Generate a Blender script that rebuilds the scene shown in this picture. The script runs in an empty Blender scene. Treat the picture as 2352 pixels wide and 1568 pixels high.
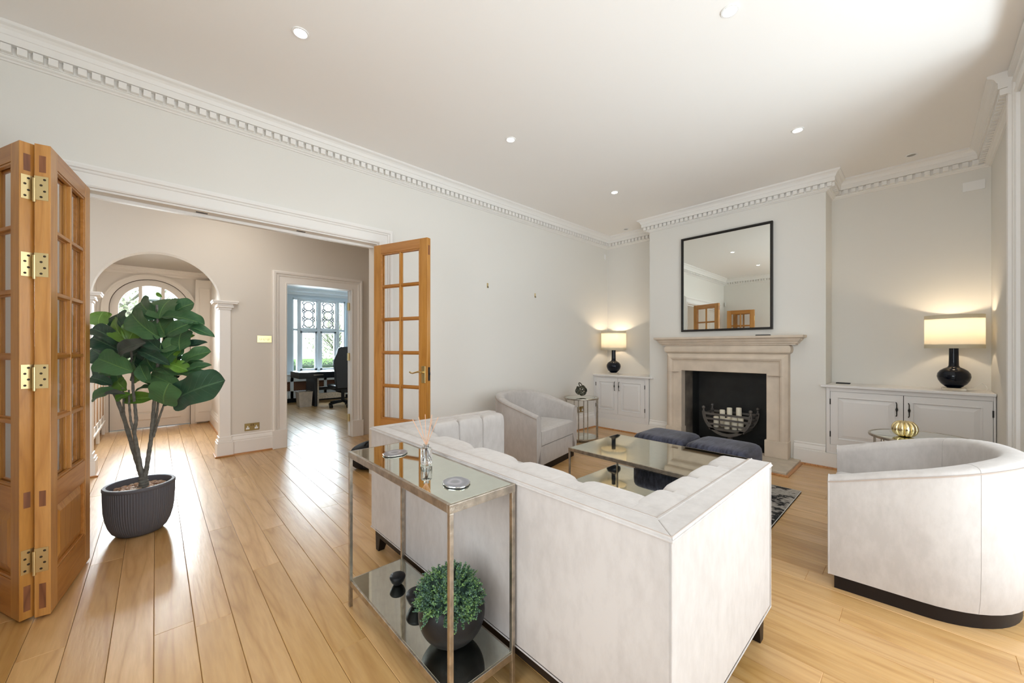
import bpy, bmesh, math, random
from mathutils import Vector, Matrix
PI = math.pi
random.seed(7)
S = bpy.context.scene
COL = S.collection

# ------------------------------------------------------------------ camera, world, light, exposure
F_PX, CX, HY, CAM_H = 878.0, 1176.0, 799.6, 1.30
YAW = math.atan((2117.4 - CX) / F_PX)            # angle of the view direction from +X
cam_d = bpy.data.cameras.new('camera'); cam = bpy.data.objects.new('camera', cam_d); COL.objects.link(cam)
cam.location = (0, 0, CAM_H)
cam.rotation_euler = (PI / 2, 0, YAW - PI / 2)
cam_d.sensor_width = 36; cam_d.lens = F_PX / 2352 * 36
cam_d.shift_y = (HY - 784) / 2352
cam_d.clip_start = 0.02; cam_d.clip_end = 300
S.camera = cam
S.view_settings.view_transform = 'Standard'; S.view_settings.look = 'None'
S.view_settings.gamma = 1; S.view_settings.use_curve_mapping = False
S.view_settings.exposure = 0.13
S.cycles.use_denoising = True
S.cycles.max_bounces = 10; S.cycles.diffuse_bounces = 6; S.cycles.glossy_bounces = 5
S.cycles.transmission_bounces = 8; S.cycles.transparent_max_bounces = 16
S.cycles.sample_clamp_indirect = 6; S.cycles.caustics_refractive = False; S.cycles.caustics_reflective = False
SKY = 3.0
w = bpy.data.worlds.new('sky'); S.world = w; w.use_nodes = True
bg = w.node_tree.nodes['Background']; bg.inputs[0].default_value = (0.88, 0.94, 1.0, 1); bg.inputs[1].default_value = SKY

def area(name, loc, rot, sx, sy, energy, color=(1, 1, 1), portal=False, spread=PI):
    d = bpy.data.lights.new(name, 'AREA'); d.shape = 'RECTANGLE'; d.size = sx; d.size_y = sy
    d.energy = energy; d.color = color; d.spread = spread
    if portal: d.cycles.is_portal = True
    o = bpy.data.objects.new(name, d); COL.objects.link(o); o.location = loc; o.rotation_euler = rot
    return o
# daylight entering by the glazed bay, the front door and the study window
area('bay_portal', (1.75, -1.36, 1.5), (PI / 2, 0, 0), 4.6, 3.0, 1, portal=True)
area('door_portal', (-.04, 8.75, 1.7), (-PI / 2, 0, 0), .9, 1.6, 1, portal=True)
area('study_portal', (3.05, 10.72, 1.75), (-PI / 2, 0, 0), 1.35, 2.1, 1, portal=True)
area('bay_daylight', (1.6, -1.62, 1.55), (PI / 2, 0, 0), 4.2, 2.8, 24, (0.86, 0.94, 1.0))
area('bounce_fill', (2.5, -1.85, .15), (math.radians(158), 0, 0), 3.2, .7, 112, (.80, .92, 1.0))  # added lamp aimed upward, imitating ground bounce onto the ceiling
area('side_fill', (-1.25, .55, 1.5), (PI / 2, 0, -PI / 2), 1.5, 2.1, 27, (0.84, 0.92, 1.0))  # added fill lamp behind the camera, raises the ambient light on the sofa back
area('side_fill_portal', (-.92, .55, 1.5), (PI / 2, 0, -PI / 2), 1.5, 2.1, 1, portal=True)  # sampling portal for the added window behind the camera
area('door_daylight', (-.04, 9.25, 1.95), (math.radians(-68), 0, 0), .9, 1.5, 60, (0.92, 0.97, 1.0), spread=math.radians(95))
area('study_daylight', (3.05, 11.1, 1.75), (-PI / 2, 0, 0), 1.4, 2.0, 240, (0.85, 0.94, 1.0))

area('hall_fill', (.6, 4.9, 3.05), (0, 0, 0), .5, .5, 9, (1, .93, .84))  # added unseen fill lamp, no fitting modelled, brightens the hall walls
area('vestibule_fill', (0, 7.2, 2.55), (0, 0, 0), .3, .3, 7, (1, .93, .84))  # added fill lamp without a fitting, lifts the front door and vestibule

# ------------------------------------------------------------------ materials
MATS = {}
def mat(name, color=(.8, .8, .8), rough=.5, metal=0, bump=0, bscale=30, var=0, vscale=6, spec=.5, coat=0, emit=None, estr=0, trans=0, sheen=0, ior=1.45, stretch=None, obj=False):
    if name in MATS: return MATS[name]
    m = bpy.data.materials.new(name); m.use_nodes = True; nt = m.node_tree; b = nt.nodes['Principled BSDF']
    b.inputs['Base Color'].default_value = (*color, 1); b.inputs['Roughness'].default_value = rough
    b.inputs['Metallic'].default_value = metal; b.inputs['Specular IOR Level'].default_value = spec
    b.inputs['Coat Weight'].default_value = coat; b.inputs['Transmission Weight'].default_value = trans
    b.inputs['Sheen Weight'].default_value = sheen; b.inputs['IOR'].default_value = ior
    if emit: b.inputs['Emission Color'].default_value = (*emit, 1); b.inputs['Emission Strength'].default_value = estr
    if bump or var:
        tc = nt.nodes.new('ShaderNodeTexCoord'); mp = nt.nodes.new('ShaderNodeMapping')
        nt.links.new(tc.outputs['Object'], mp.inputs[0])
        if stretch: mp.inputs['Scale'].default_value = stretch
        if bump:
            n = nt.nodes.new('ShaderNodeTexNoise'); n.inputs['Scale'].default_value = bscale; n.inputs['Detail'].default_value = 5
            bp = nt.nodes.new('ShaderNodeBump'); bp.inputs['Strength'].default_value = bump; bp.inputs['Distance'].default_value = .01
            nt.links.new(mp.outputs[0], n.inputs['Vector']); nt.links.new(n.outputs[0], bp.inputs['Height']); nt.links.new(bp.outputs[0], b.inputs['Normal'])
        if var:
            n = nt.nodes.new('ShaderNodeTexNoise'); n.inputs['Scale'].default_value = vscale; n.inputs['Detail'].default_value = 6
            r = nt.nodes.new('ShaderNodeValToRGB'); nt.links.new(mp.outputs[0], n.inputs['Vector'])
            r.color_ramp.elements[0].position = .3; r.color_ramp.elements[1].position = .7
            r.color_ramp.elements[0].color = (*[max(0, c * (1 - var)) for c in color], 1)
            r.color_ramp.elements[1].color = (*[min(1, c * (1 + var)) for c in color], 1)
            nt.links.new(n.outputs[0], r.inputs[0]); nt.links.new(r.outputs[0], b.inputs['Base Color'])
    MATS[name] = m
    return m

def ramp(nt, src, stops):
    r = nt.nodes.new('ShaderNodeValToRGB'); cr = r.color_ramp
    while len(cr.elements) < len(stops): cr.elements.new(.5)
    for e, (p, c) in zip(cr.elements, stops): e.position = p; e.color = (*c, 1) if len(c) == 3 else c
    nt.links.new(src, r.inputs[0]); return r.outputs[0]

def wood(name, dark, mid, light, rough=.35, axis='Y', scale=1.0, rnd=.0, ring=1.0, coat=0, world=False, fine=.55):
    """oak-like grain running along one axis; rnd: how much each object's tone differs"""
    m = bpy.data.materials.new(name); m.use_nodes = True; nt = m.node_tree; b = nt.nodes['Principled BSDF']; N = nt.nodes.new; L = nt.links.new
    tc = N('ShaderNodeTexCoord'); oi = N('ShaderNodeObjectInfo')
    src = tc.outputs['Object']
    if world:
        g = N('ShaderNodeNewGeometry'); src = g.outputs['Position']
    ad = N('ShaderNodeVectorMath'); ad.operation = 'MULTIPLY_ADD'
    cv = N('ShaderNodeCombineXYZ')
    for i in range(3): L(oi.outputs['Random'], cv.inputs[i])
    L(cv.outputs[0], ad.inputs[0]); ad.inputs[1].default_value = (37, 53, 29); L(src, ad.inputs[2])
    mp = N('ShaderNodeMapping'); L(ad.outputs[0], mp.inputs[0])
    st = {'X': (.09, 1, 1), 'Y': (1, .09, 1), 'Z': (1, 1, .09)}[axis]
    mp.inputs['Scale'].default_value = [s * scale for s in st]
    n1 = N('ShaderNodeTexNoise'); n1.inputs['Scale'].default_value = 7; n1.inputs['Detail'].default_value = 2; n1.inputs['Distortion'].default_value = .4
    L(mp.outputs[0], n1.inputs['Vector'])
    mu = N('ShaderNodeMath'); mu.operation = 'MULTIPLY'; L(n1.outputs[0], mu.inputs[0]); mu.inputs[1].default_value = 11 * ring
    fr = N('ShaderNodeMath'); fr.operation = 'PINGPONG'; L(mu.outputs[0], fr.inputs[0]); fr.inputs[1].default_value = .5
    m2 = N('ShaderNodeMath'); m2.operation = 'MULTIPLY'; L(fr.outputs[0], m2.inputs[0]); m2.inputs[1].default_value = 2
    n2 = N('ShaderNodeTexNoise'); n2.inputs['Scale'].default_value = 90; n2.inputs['Detail'].default_value = 3; L(mp.outputs[0], n2.inputs['Vector'])
    n3 = N('ShaderNodeTexNoise'); n3.inputs['Scale'].default_value = 2.2; n3.inputs['Detail'].default_value = 2; L(mp.outputs[0], n3.inputs['Vector'])
    c1 = ramp(nt, m2.outputs[0], [(0, dark), (.35, mid), (1, light)])
    mx = N('ShaderNodeMix'); mx.data_type = 'RGBA'; mx.blend_type = 'MULTIPLY'; mx.inputs[0].default_value = fine
    L(c1, mx.inputs[6]); L(ramp(nt, n2.outputs[0], [(.35, (.72, .66, .6)), (.6, (1, 1, 1))]), mx.inputs[7])
    mx2 = N('ShaderNodeMix'); mx2.data_type = 'RGBA'; mx2.blend_type = 'MULTIPLY'; mx2.inputs[0].default_value = .6
    L(mx.outputs[2], mx2.inputs[6]); L(ramp(nt, n3.outputs[0], [(.3, (.82, .78, .72)), (.7, (1.05, 1.03, 1.0))]), mx2.inputs[7])
    hs = N('ShaderNodeHueSaturation'); L(mx2.outputs[2], hs.inputs['Color'])
    mr = N('ShaderNodeMapRange'); L(oi.outputs['Random'], mr.inputs[0]); mr.inputs[3].default_value = 1 - rnd; mr.inputs[4].default_value = 1 + rnd
    L(mr.outputs[0], hs.inputs['Value'])
    mr2 = N('ShaderNodeMapRange'); L(oi.outputs['Random'], mr2.inputs[0]); mr2.inputs[3].default_value = 1 + rnd * .5; mr2.inputs[4].default_value = 1 - rnd * .5
    L(mr2.outputs[0], hs.inputs['Saturation'])
    L(hs.outputs[0], b.inputs['Base Color'])
    b.inputs['Roughness'].default_value = rough; b.inputs['Coat Weight'].default_value = coat; b.inputs['Coat Roughness'].default_value = .2
    bp = N('ShaderNodeBump'); bp.inputs['Strength'].default_value = .12; bp.inputs['Distance'].default_value = .004; L(n2.outputs[0], bp.inputs['Height']); L(bp.outputs[0], b.inputs['Normal'])
    MATS[name] = m
    return m

def glass_mat(name, tint=(1, 1, 1), refl=.5):
    m = bpy.data.materials.new(name); m.use_nodes = True; nt = m.node_tree; nt.nodes.clear()
    o = nt.nodes.new('ShaderNodeOutputMaterial'); t = nt.nodes.new('ShaderNodeBsdfTransparent'); g = nt.nodes.new('ShaderNodeBsdfGlossy')
    f = nt.nodes.new('ShaderNodeFresnel'); f.inputs[0].default_value = 1.45; mu = nt.nodes.new('ShaderNodeMath'); mu.operation = 'MULTIPLY'; mu.inputs[1].default_value = refl
    mx = nt.nodes.new('ShaderNodeMixShader'); t.inputs[0].default_value = (*tint, 1); g.inputs['Roughness'].default_value = .01
    gg = nt.nodes.new('ShaderNodeNewGeometry'); iv = nt.nodes.new('ShaderNodeMath'); iv.operation = 'SUBTRACT'; iv.inputs[0].default_value = 1; nt.links.new(gg.outputs['Backfacing'], iv.inputs[1])
    m3 = nt.nodes.new('ShaderNodeMath'); m3.operation = 'MULTIPLY'; nt.links.new(mu.outputs[0], m3.inputs[0]); nt.links.new(iv.outputs[0], m3.inputs[1])
    nt.links.new(f.outputs[0], mu.inputs[0]); nt.links.new(m3.outputs[0], mx.inputs[0]); nt.links.new(t.outputs[0], mx.inputs[1]); nt.links.new(g.outputs[0], mx.inputs[2]); nt.links.new(mx.outputs[0], o.inputs[0])
    MATS[name] = m
    return m

def fabric(name, a, b_, scale=5, rough=.85, sheen=.3, stretch=(6, 6, 1), bump=.08):
    m = bpy.data.materials.new(name); m.use_nodes = True; nt = m.node_tree; b = nt.nodes['Principled BSDF']; N = nt.nodes.new; L = nt.links.new
    tc = N('ShaderNodeTexCoord'); mp = N('ShaderNodeMapping'); mp.inputs['Scale'].default_value = stretch; L(tc.outputs['Object'], mp.inputs[0])
    n = N('ShaderNodeTexNoise'); n.inputs['Scale'].default_value = scale; n.inputs['Detail'].default_value = 8; n.inputs['Roughness'].default_value = .65; L(mp.outputs[0], n.inputs['Vector'])
    n2 = N('ShaderNodeTexNoise'); n2.inputs['Scale'].default_value = 2.2; n2.inputs['Detail'].default_value = 3; L(tc.outputs['Object'], n2.inputs['Vector'])
    ad = N('ShaderNodeMath'); ad.operation = 'ADD'; L(n.outputs[0], ad.inputs[0]); L(n2.outputs[0], ad.inputs[1])
    L(ramp(nt, ad.outputs[0], [(.82, a), (1.12, b_)]), b.inputs['Base Color'])
    dv = ad
    b.inputs['Roughness'].default_value = rough; b.inputs['Sheen Weight'].default_value = sheen; b.inputs['Specular IOR Level'].default_value = .2
    bp = N('ShaderNodeBump'); bp.inputs['Strength'].default_value = bump; bp.inputs['Distance'].default_value = .004; L(n.outputs[0], bp.inputs['Height']); L(bp.outputs[0], b.inputs['Normal'])
    # ramp input runs 0..1: halve the sum
    hv = N('ShaderNodeMath'); hv.operation = 'MULTIPLY'; hv.inputs[1].default_value = .5; L(ad.outputs[0], hv.inputs[0])
    r = [x for x in nt.nodes if x.type == 'VALTORGB'][0]; L(hv.outputs[0], r.inputs[0]); r.color_ramp.elements[0].position = .40; r.color_ramp.elements[1].position = .58
    MATS[name] = m
    return m

WALL = mat('wall_paint', (.765, .75, .705), .75, bump=.03, bscale=120)
HALL_DIM = mat('hall_paint_dimmed', (.70, .645, .575), .75, bump=.03, bscale=120)  # wall colour warmed and darkened to carry the hall's dimmer light
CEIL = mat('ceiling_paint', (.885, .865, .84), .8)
TRIM = mat('trim_paint', (.83, .815, .785), .45)
HTRIM = mat('hall_trim_paint', (.82, .775, .725), .45)
PORCHP = mat('door_cream_paint', (.77, .72, .66), .45)
STUDYW = mat('study_paint', (.62, .70, .76), .7)
CABP = mat('cabinet_paint', (.79, .775, .76), .42)
FLOORW = wood('oak_floor', (.52, .30, .112), (.60, .365, .148), (.65, .41, .18), rough=.30, axis='Y', scale=1.0, rnd=.11, world=True, coat=.42, ring=.55, fine=.28)
FLOORB = mat('floor_gap', (.05, .03, .015), .8)
BEAD = wood('oak_bead', (.40, .17, .05), (.52, .24, .08), (.58, .28, .10), rough=.4, axis='X')
OAKZ = wood('oak_door_upright', (.46, .205, .042), (.53, .25, .055), (.57, .28, .070), rough=.33, axis='Z', scale=1.3, rnd=.06, ring=.5, coat=.2, fine=.3)
OAKX = wood('oak_door_level', (.42, .172, .032), (.48, .205, .041), (.52, .235, .055), rough=.33, axis='X', scale=1.3, rnd=.06, ring=.5, coat=.2, fine=.3)
TENON = wood('tenon_wood', (.18, .065, .025), (.24, .09, .035), (.30, .12, .05), rough=.5, axis='Z')
PANE = glass_mat('pane_glass')
PANEC = glass_mat('pane_glass_cool', (.93, .96, .97), .8)
BRASS = mat('brass', (.68, .54, .28), .3, 1)
BRASSP = mat('brass_plate', (.78, .66, .34), .3, 1)
DARKH = mat('screw_recess', (.05, .035, .02), .5, .5)
IRON = mat('black_iron', (.035, .032, .03), .45, .6)
GRATE = mat('grate_iron', (.12, .11, .10), .5, .3)
STONE = mat('limestone', (.64, .545, .44), .7, var=.10, vscale=5, bump=.10, bscale=60)
STONEJ = mat('stone_joint', (.42, .34, .26), .9)
HEARTH = mat('hearth_stone', (.55, .48, .39), .7, var=.12, vscale=9, bump=.2, bscale=40)
FIREB = mat('firebox_black', (.022, .022, .021), .45, var=.3, vscale=6)
SOOT = mat('sooted_reveal', (.14, .115, .09), .75, var=.6, vscale=4)
VELVET = fabric('cream_velvet', (.445, .413, .388), (.52, .488, .462), scale=7, stretch=(3.5, 3.5, 1.6))
PIPING_SHADE = mat('piping_shadow_line', (.40, .33, .28), .8)  # piping darkened in colour to paint shadow lines along the rims
NAVY = fabric('navy_velvet', (.010, .011, .022), (.075, .080, .120), scale=5, sheen=.15, stretch=(1.5, 8, 3), rough=.65)
DARKW = mat('espresso_wood', (.014, .009, .007), .42, spec=.2)
SILV = mat('aged_silver_frame', (.46, .41, .34), .33, .95, var=.25, vscale=30, bump=.15, bscale=80)
AMIRR = mat('antique_mirror', (.72, .75, .68), .035, 1, var=.03, vscale=30)
AMIRD = mat('antique_mirror_shelf', (.70, .73, .66), .03, 1, var=.04, vscale=30)
MIRR = mat('mirror_silver', (.86, .88, .84), .0, 1)
BLACKF = mat('mirror_frame_black', (.014, .012, .010), .35)
NAVYG = mat('navy_ceramic', (.003, .005, .011), .12, spec=.35)
CLEAR = mat('clear_acrylic', (1, 1, 1), .03, trans=1, ior=1.45)
GOLD = mat('gold_leaf', (.80, .67, .38), .2, 1, bump=.12, bscale=18)
BRONZE = mat('dark_bronze', (.10, .10, .075), .28, .9)
BLACKP = mat('black_satin', (.010, .010, .011), .45, spec=.25)
CHROME = mat('chrome', (.75, .75, .74), .12, 1)
WAX = mat('candle_wax', (.80, .74, .60), .6)
WHITEP = mat('white_plastic', (.85, .85, .84), .4)
PLATE = mat('brass_dark_plate', (.34, .24, .09), .4, .9)
POTG = mat('charcoal_pot', (.11, .112, .13), .6)
BARK = mat('stem_bark', (.165, .165, .145), .85, var=.28, vscale=40, bump=.5, bscale=60)
CANE = mat('cane_lattice', (.36, .20, .09), .6, var=.3, vscale=60)
BLUEM = mat('black_gloss_furniture', (.010, .012, .016), .3)

# ------------------------------------------------------------------ mesh building
class MB:
    def __init__(s): s.v = []; s.f = []; s.uv = None
    def add(s, vs, fs):
        k = len(s.v); s.v += [tuple(p) for p in vs]; s.f += [tuple(i + k for i in f) for f in fs]; return s
    def box(s, x0, y0, z0, x1, y1, z1):
        if x0 > x1: x0, x1 = x1, x0
        if y0 > y1: y0, y1 = y1, y0
        if z0 > z1: z0, z1 = z1, z0
        return s.add([(x0, y0, z0), (x1, y0, z0), (x1, y1, z0), (x0, y1, z0), (x0, y0, z1), (x1, y0, z1), (x1, y1, z1), (x0, y1, z1)],
                     [(0, 3, 2, 1), (4, 5, 6, 7), (0, 1, 5, 4), (1, 2, 6, 5), (2, 3, 7, 6), (3, 0, 4, 7)])
    def tube(s, pts, r, n=10, closed=False, cap=True):
        pts = [Vector(p) for p in pts]; m = len(pts); rs = r if isinstance(r, (list, tuple)) else [r] * m
        ref = None; vs = []
        for i, p in enumerate(pts):
            if closed: t = (pts[(i + 1) % m] - pts[i - 1]).normalized()
            else: t = (pts[min(i + 1, m - 1)] - pts[max(i - 1, 0)]).normalized()
            if ref is None: ref = Vector((0, 0, 1)) if abs(t.z) < .9 else Vector((1, 0, 0))
            a = t.cross(ref).normalized(); b = a.cross(t).normalized(); ref = b if b.length > .1 else ref
            for k in range(n): q = 2 * PI * k / n; vs.append(p + (a * math.cos(q) + b * math.sin(q)) * rs[i])
        fs = []
        for i in range(m if closed else m - 1):
            for k in range(n):
                j = (i + 1) % m; fs.append((i * n + k, i * n + (k + 1) % n, j * n + (k + 1) % n, j * n + k))
        if cap and not closed: fs.append(tuple(range(n))[::-1]); fs.append(tuple(range((m - 1) * n, m * n)))
        return s.add(vs, fs)
    def lathe(s, prof, n=32, c=(0, 0, 0), flute=None, caps=True):
        vs = []; fs = []; m = len(prof)
        for i, (r, z) in enumerate(prof):
            for k in range(n):
                a = 2 * PI * k / n; rr = max(r, 1e-4) * (flute(a, i) if flute else 1); vs.append((c[0] + rr * math.cos(a), c[1] + rr * math.sin(a), c[2] + z))
        for i in range(m - 1):
            for k in range(n): fs.append((i * n + k, i * n + (k + 1) % n, (i + 1) * n + (k + 1) % n, (i + 1) * n + k))
        if prof[0] != prof[-1] and caps: fs.append(tuple(range(n))[::-1]); fs.append(tuple(range((m - 1) * n, m * n)))
        return s.add(vs, fs)
    def sbox(s, cx, cy, cz, sx, sy, sz, e=6, n=6):
        """cushion-like rounded box (half sizes), superellipsoid"""
        bm = bmesh.new(); bmesh.ops.create_cube(bm, size=2); bmesh.ops.subdivide_edges(bm, edges=bm.edges[:], cuts=n, use_grid_fill=True)
        vs = []
        for v in bm.verts:
            x, y, z = [max(-1, min(1, math.tan(q * PI / 4) if False else q)) for q in v.co]
            k = (abs(x) ** e + abs(y) ** e + abs(z) ** e) ** (-1 / e); vs.append((cx + x * k * sx, cy + y * k * sy, cz + z * k * sz))
        bm.verts.index_update(); fs = [tuple(v.index for v in f.verts) for f in bm.faces]; bm.free()
        return s.add(vs, fs)
    def sphere(s, c, r, n=12, m=8, sz=1):
        prof = [(r * math.sin(PI * i / m), -r * sz * math.cos(PI * i / m)) for i in range(m + 1)]
        return s.lathe(prof, n, c)
    def prism(s, poly, z0, z1):
        n = len(poly); vs = [(x, y, z0) for x, y in poly] + [(x, y, z1) for x, y in poly]
        return s.add(vs, [tuple(range(n))[::-1], tuple(range(n, 2 * n))] + [(i, (i + 1) % n, n + (i + 1) % n, n + i) for i in range(n)])
    def sweep(s, path, prof, closed=False):
        """profile (offset to the left of the path, z) swept along a plan path with mitred corners"""
        n = len(path); k = len(prof); vs = []
        for i, (x, y) in enumerate(path):
            def nrm(a, b):
                dx, dy = b[0] - a[0], b[1] - a[1]; l = math.hypot(dx, dy); return (-dy / l, dx / l)
            if closed: na = nrm(path[i - 1], path[i]); nb = nrm(path[i], path[(i + 1) % n])
            else: na = nrm(path[max(i - 1, 0)], path[max(i, 1)]); nb = nrm(path[min(i, n - 2)], path[min(i + 1, n - 1)])
            mx, my = na[0] + nb[0], na[1] + nb[1]; q = 2 / (mx * mx + my * my) if (mx * mx + my * my) > 1e-6 else 1
            for p, z in prof: vs.append((x + mx * q * p, y + my * q * p, z))
        fs = []
        for i in range(n if closed else n - 1):
            j = (i + 1) % n
            for a in range(k - 1): fs.append((i * k + a, j * k + a, j * k + a + 1, i * k + a + 1))
        if not closed: fs.append(tuple(range(k))); fs.append(tuple(range((n - 1) * k, n * k))[::-1])
        return s.add(vs, fs)
    def xf(s, M):
        s.v = [tuple(M @ Vector(p)) for p in s.v]; return s

OM = {}
def _link(o, parent):
    COL.objects.link(o)
    if parent is not None: o.parent = parent
def part(name, mb, m, parent=None, world=False, bev=0, bseg=2, smooth=False, label=None, kind=None, recalc=True, sub=0):
    me = bpy.data.meshes.new(name)
    vs = mb.v
    if world and parent is not None:
        p = parent; M = Matrix.Identity(4)
        M = OM.get(p.name, M)
        Mi = M.inverted(); vs = [tuple(Mi @ Vector(q)) for q in vs]
    me.from_pydata(vs, [], mb.f)
    if recalc:
        bm = bmesh.new(); bm.from_mesh(me); bmesh.ops.recalc_face_normals(bm, faces=bm.faces[:]); bm.to_mesh(me); bm.free()
    if m: me.materials.append(m)
    o = bpy.data.objects.new(name, me); _link(o, parent)
    if parent is not None: OM[o.name] = OM.get(parent.name, Matrix.Identity(4))
    if smooth:
        me.polygons.foreach_set('use_smooth', [True] * len(me.polygons))
        try: me.set_sharp_from_angle(angle=math.radians(smooth if smooth is not True else 40))
        except Exception: pass
    if sub: q = o.modifiers.new('sub', 'SUBSURF'); q.levels = sub; q.render_levels = sub
    if bev:
        q = o.modifiers.new('bevel', 'BEVEL'); q.width = bev; q.segments = bseg; q.limit_method = 'ANGLE'; q.angle_limit = math.radians(35)
    if label: o['label'] = label
    if kind: o['kind'] = kind
    return o
def thing(name, label, cat, loc=(0, 0, 0), rotz=0, group=None, kind=None):
    o = bpy.data.objects.new(name, None); o.empty_display_size = .1; COL.objects.link(o); o.location = loc; o.rotation_euler = (0, 0, rotz)
    OM[o.name] = Matrix.Translation(loc) @ Matrix.Rotation(rotz, 4, 'Z')
    tag(o, label, cat, group, kind); return o
def tag(o, label=None, cat=None, group=None, kind=None):
    if label: o['label'] = label
    if cat: o['category'] = cat
    if group: o['group'] = group
    if kind: o['kind'] = kind
    return o
def struct(name, mb, m, label=None, cat=None, **k):
    o = part(name, mb, m, None, **k); o['kind'] = 'structure'
    if label: o['label'] = label
    if cat: o['category'] = cat
    return o
def copy_of(o, name, parent, M=None):
    c = bpy.data.objects.new(name, o.data); c.parent = parent; COL.objects.link(c)
    if M is not None: c.matrix_local = M
    for md in o.modifiers:
        if md.type == 'BEVEL':
            q = c.modifiers.new('bevel', 'BEVEL'); q.width = md.width; q.segments = md.segments; q.limit_method = 'ANGLE'; q.angle_limit = md.angle_limit
    return c
def dup(root, loc, rotz, label, group=None):
    r = root.copy(); COL.objects.link(r); r.location = loc; r.rotation_euler = (0, 0, rotz); r['label'] = label
    OM[r.name] = Matrix.Translation(loc) @ Matrix.Rotation(rotz, 4, 'Z')
    if group: r['group'] = group
    for ch in list(root.children):
        c = ch.copy(); COL.objects.link(c); c.parent = r
        for g in list(ch.children):
            d = g.copy(); COL.objects.link(d); d.parent = c
    return r
FW = Vector((math.cos(YAW), math.sin(YAW), 0)); RT = Vector((math.sin(YAW), -math.cos(YAW), 0))
def at(px, py, d):
    """3-D point seen at pixel (px, py) at depth d along the view direction"""
    return Vector((0, 0, CAM_H)) + FW * d + RT * ((px - CX) / F_PX * d) + Vector((0, 0, -(py - HY) / F_PX * d))

# ------------------------------------------------------------------ room shell
L, XA, XC, YR, YL, YW, XB, HALLY, CZ = 3.73, 5.75, 5.36, .716, 2.753, -.445, -.80, 5.73, 3.195
fl = struct('floor', MB().box(-2.6, -1.4, -.12, 6.2, 11.0, -.022), FLOORB, 'oak plank floor of the sitting room, hall and rooms beyond')
PITCH = .1405
def board_mesh(l):
    b = MB(); g = .0012; wd = PITCH - g; c = .0018
    b.add([(0, 0, -.02), (wd, 0, -.02), (wd, l, -.02), (0, l, -.02), (0, 0, -c), (wd, 0, -c), (wd, l, -c), (0, l, -c), (c, c, 0), (wd - c, c, 0), (wd - c, l - c, 0), (c, l - c, 0)],
          [(0, 3, 2, 1), (0, 1, 5, 4), (1, 2, 6, 5), (2, 3, 7, 6), (3, 0, 4, 7), (4, 5, 9, 8), (5, 6, 10, 9), (6, 7, 11, 10), (7, 4, 8, 11), (8, 9, 10, 11)])
    return b
rb = random.Random(3); bc = 0
bmesh_cache = {}
def add_board(x, y0, y1):
    l = round((y1 - y0) / .06) * .06; l = max(l, .12)
    if l not in bmesh_cache:
        o = part('floorboard', board_mesh(1.0), FLOORW, fl); bmesh_cache[l] = o.data
        me = o.data; me2 = board_mesh(y1 - y0)
        for v, q in zip(me.vertices, me2.v): v.co = q
        o.location = (x, y0, 0)
    else:
        o = bpy.data.objects.new('floorboard', bmesh_cache[l]); o.parent = fl; COL.objects.link(o); o.location = (x, y0, 0)
fillers = MB()
for k in range(-9, 44):
    x = -.286 + PITCH * k
    ivs = []
    ylo = -1.35 if -.7 < x < 4.2 else YW
    xin = XB - .1 < x < 5.45
    if xin:
        lo = ylo; hi = L + .02
        if -.44 < x < 1.64: hi = HALLY
        if -.44 < x < .58: hi = 8.62
        elif 1.24 < x + .07 < 2.12: pass
        ivs.append((lo, hi))
    if 1.64 <= x < 3.3: ivs.append((L + .02, HALLY))
    if -1.6 < x <= -.44: ivs.append((L + .02, HALLY))
    if -.75 < x <= -.44 or .58 <= x < .75: ivs.append((HALLY, 8.62))
    if .95 < x < 4.5: ivs.append((HALLY + .01, 10.5))
    for lo, hi in ivs:
        y = lo
        first = rb.uniform(.5, 1.9)
        while y < hi - .001:
            l = first if first else rb.choice([1.5, 1.8, 2.1, 2.4]); first = None
            l = round(l / .06) * .06
            ye = y + l
            if hi - ye < .5: ye = hi
            m = round((ye - y) / .06) * .06
            if ye == hi and abs(m - (ye - y)) > .001:
                # odd closing length: same key would stretch it, so give it its own mesh
                o = part('floorboard', board_mesh(ye - y), FLOORW, fl); o.location = (x, y, 0)
            else: add_board(x, y, ye)
            y = ye; bc += 1
print('boards', bc)

def wall(name, boxes, m=WALL, label=None):
    b = MB()
    for q in boxes: b.box(*q)
    return struct(name, b, m, label)
wall('wall_left', [(-1.0, L, -.1, -.40, L + .20, 3.3), (1.64, L, -.1, 5.95, L + .20, 3.3), (-.40, L, 2.355, 1.64, L + .20, 3.3)])
wall('wall_back', [(XB - .2, -1.5, -.1, XB, -.25, 3.3), (XB - .2, 1.35, -.1, XB, L, 3.3), (XB - .2, -.25, -.1, XB, 1.35, .40), (XB - .2, -.25, 2.6, XB, 1.35, 3.3)])
wn = thing('window_2', 'white sash window added unseen behind the camera to light the sofa back', None, (XB - .1, .55, .4), kind='structure')  # unseen window added to let more ambient light in from behind
part('window_frame', MB().box(XB - .13, -.25, .40, XB - .07, -.19, 2.6).box(XB - .13, 1.29, .40, XB - .07, 1.35, 2.6).box(XB - .13, -.19, .40, XB - .07, 1.29, .46).box(XB - .13, -.19, 2.54, XB - .07, 1.29, 2.6).box(XB - .13, -.19, 1.47, XB - .07, 1.29, 1.53).box(XB - .12, .53, .46, XB - .08, .57, 1.47).box(XB - .12, .53, 1.53, XB - .08, .57, 2.54), TRIM, wn, world=True)
part('pane', MB().box(XB - .103, -.19, .46, XB - .099, 1.29, 1.47), PANE, wn, world=True); part('pane', MB().box(XB - .103, -.19, 1.53, XB - .099, 1.29, 2.54), PANE, wn, world=True)
wall('wall_far', [(XA, -1.5, -.1, XA + .2, L, 3.3)])
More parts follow.
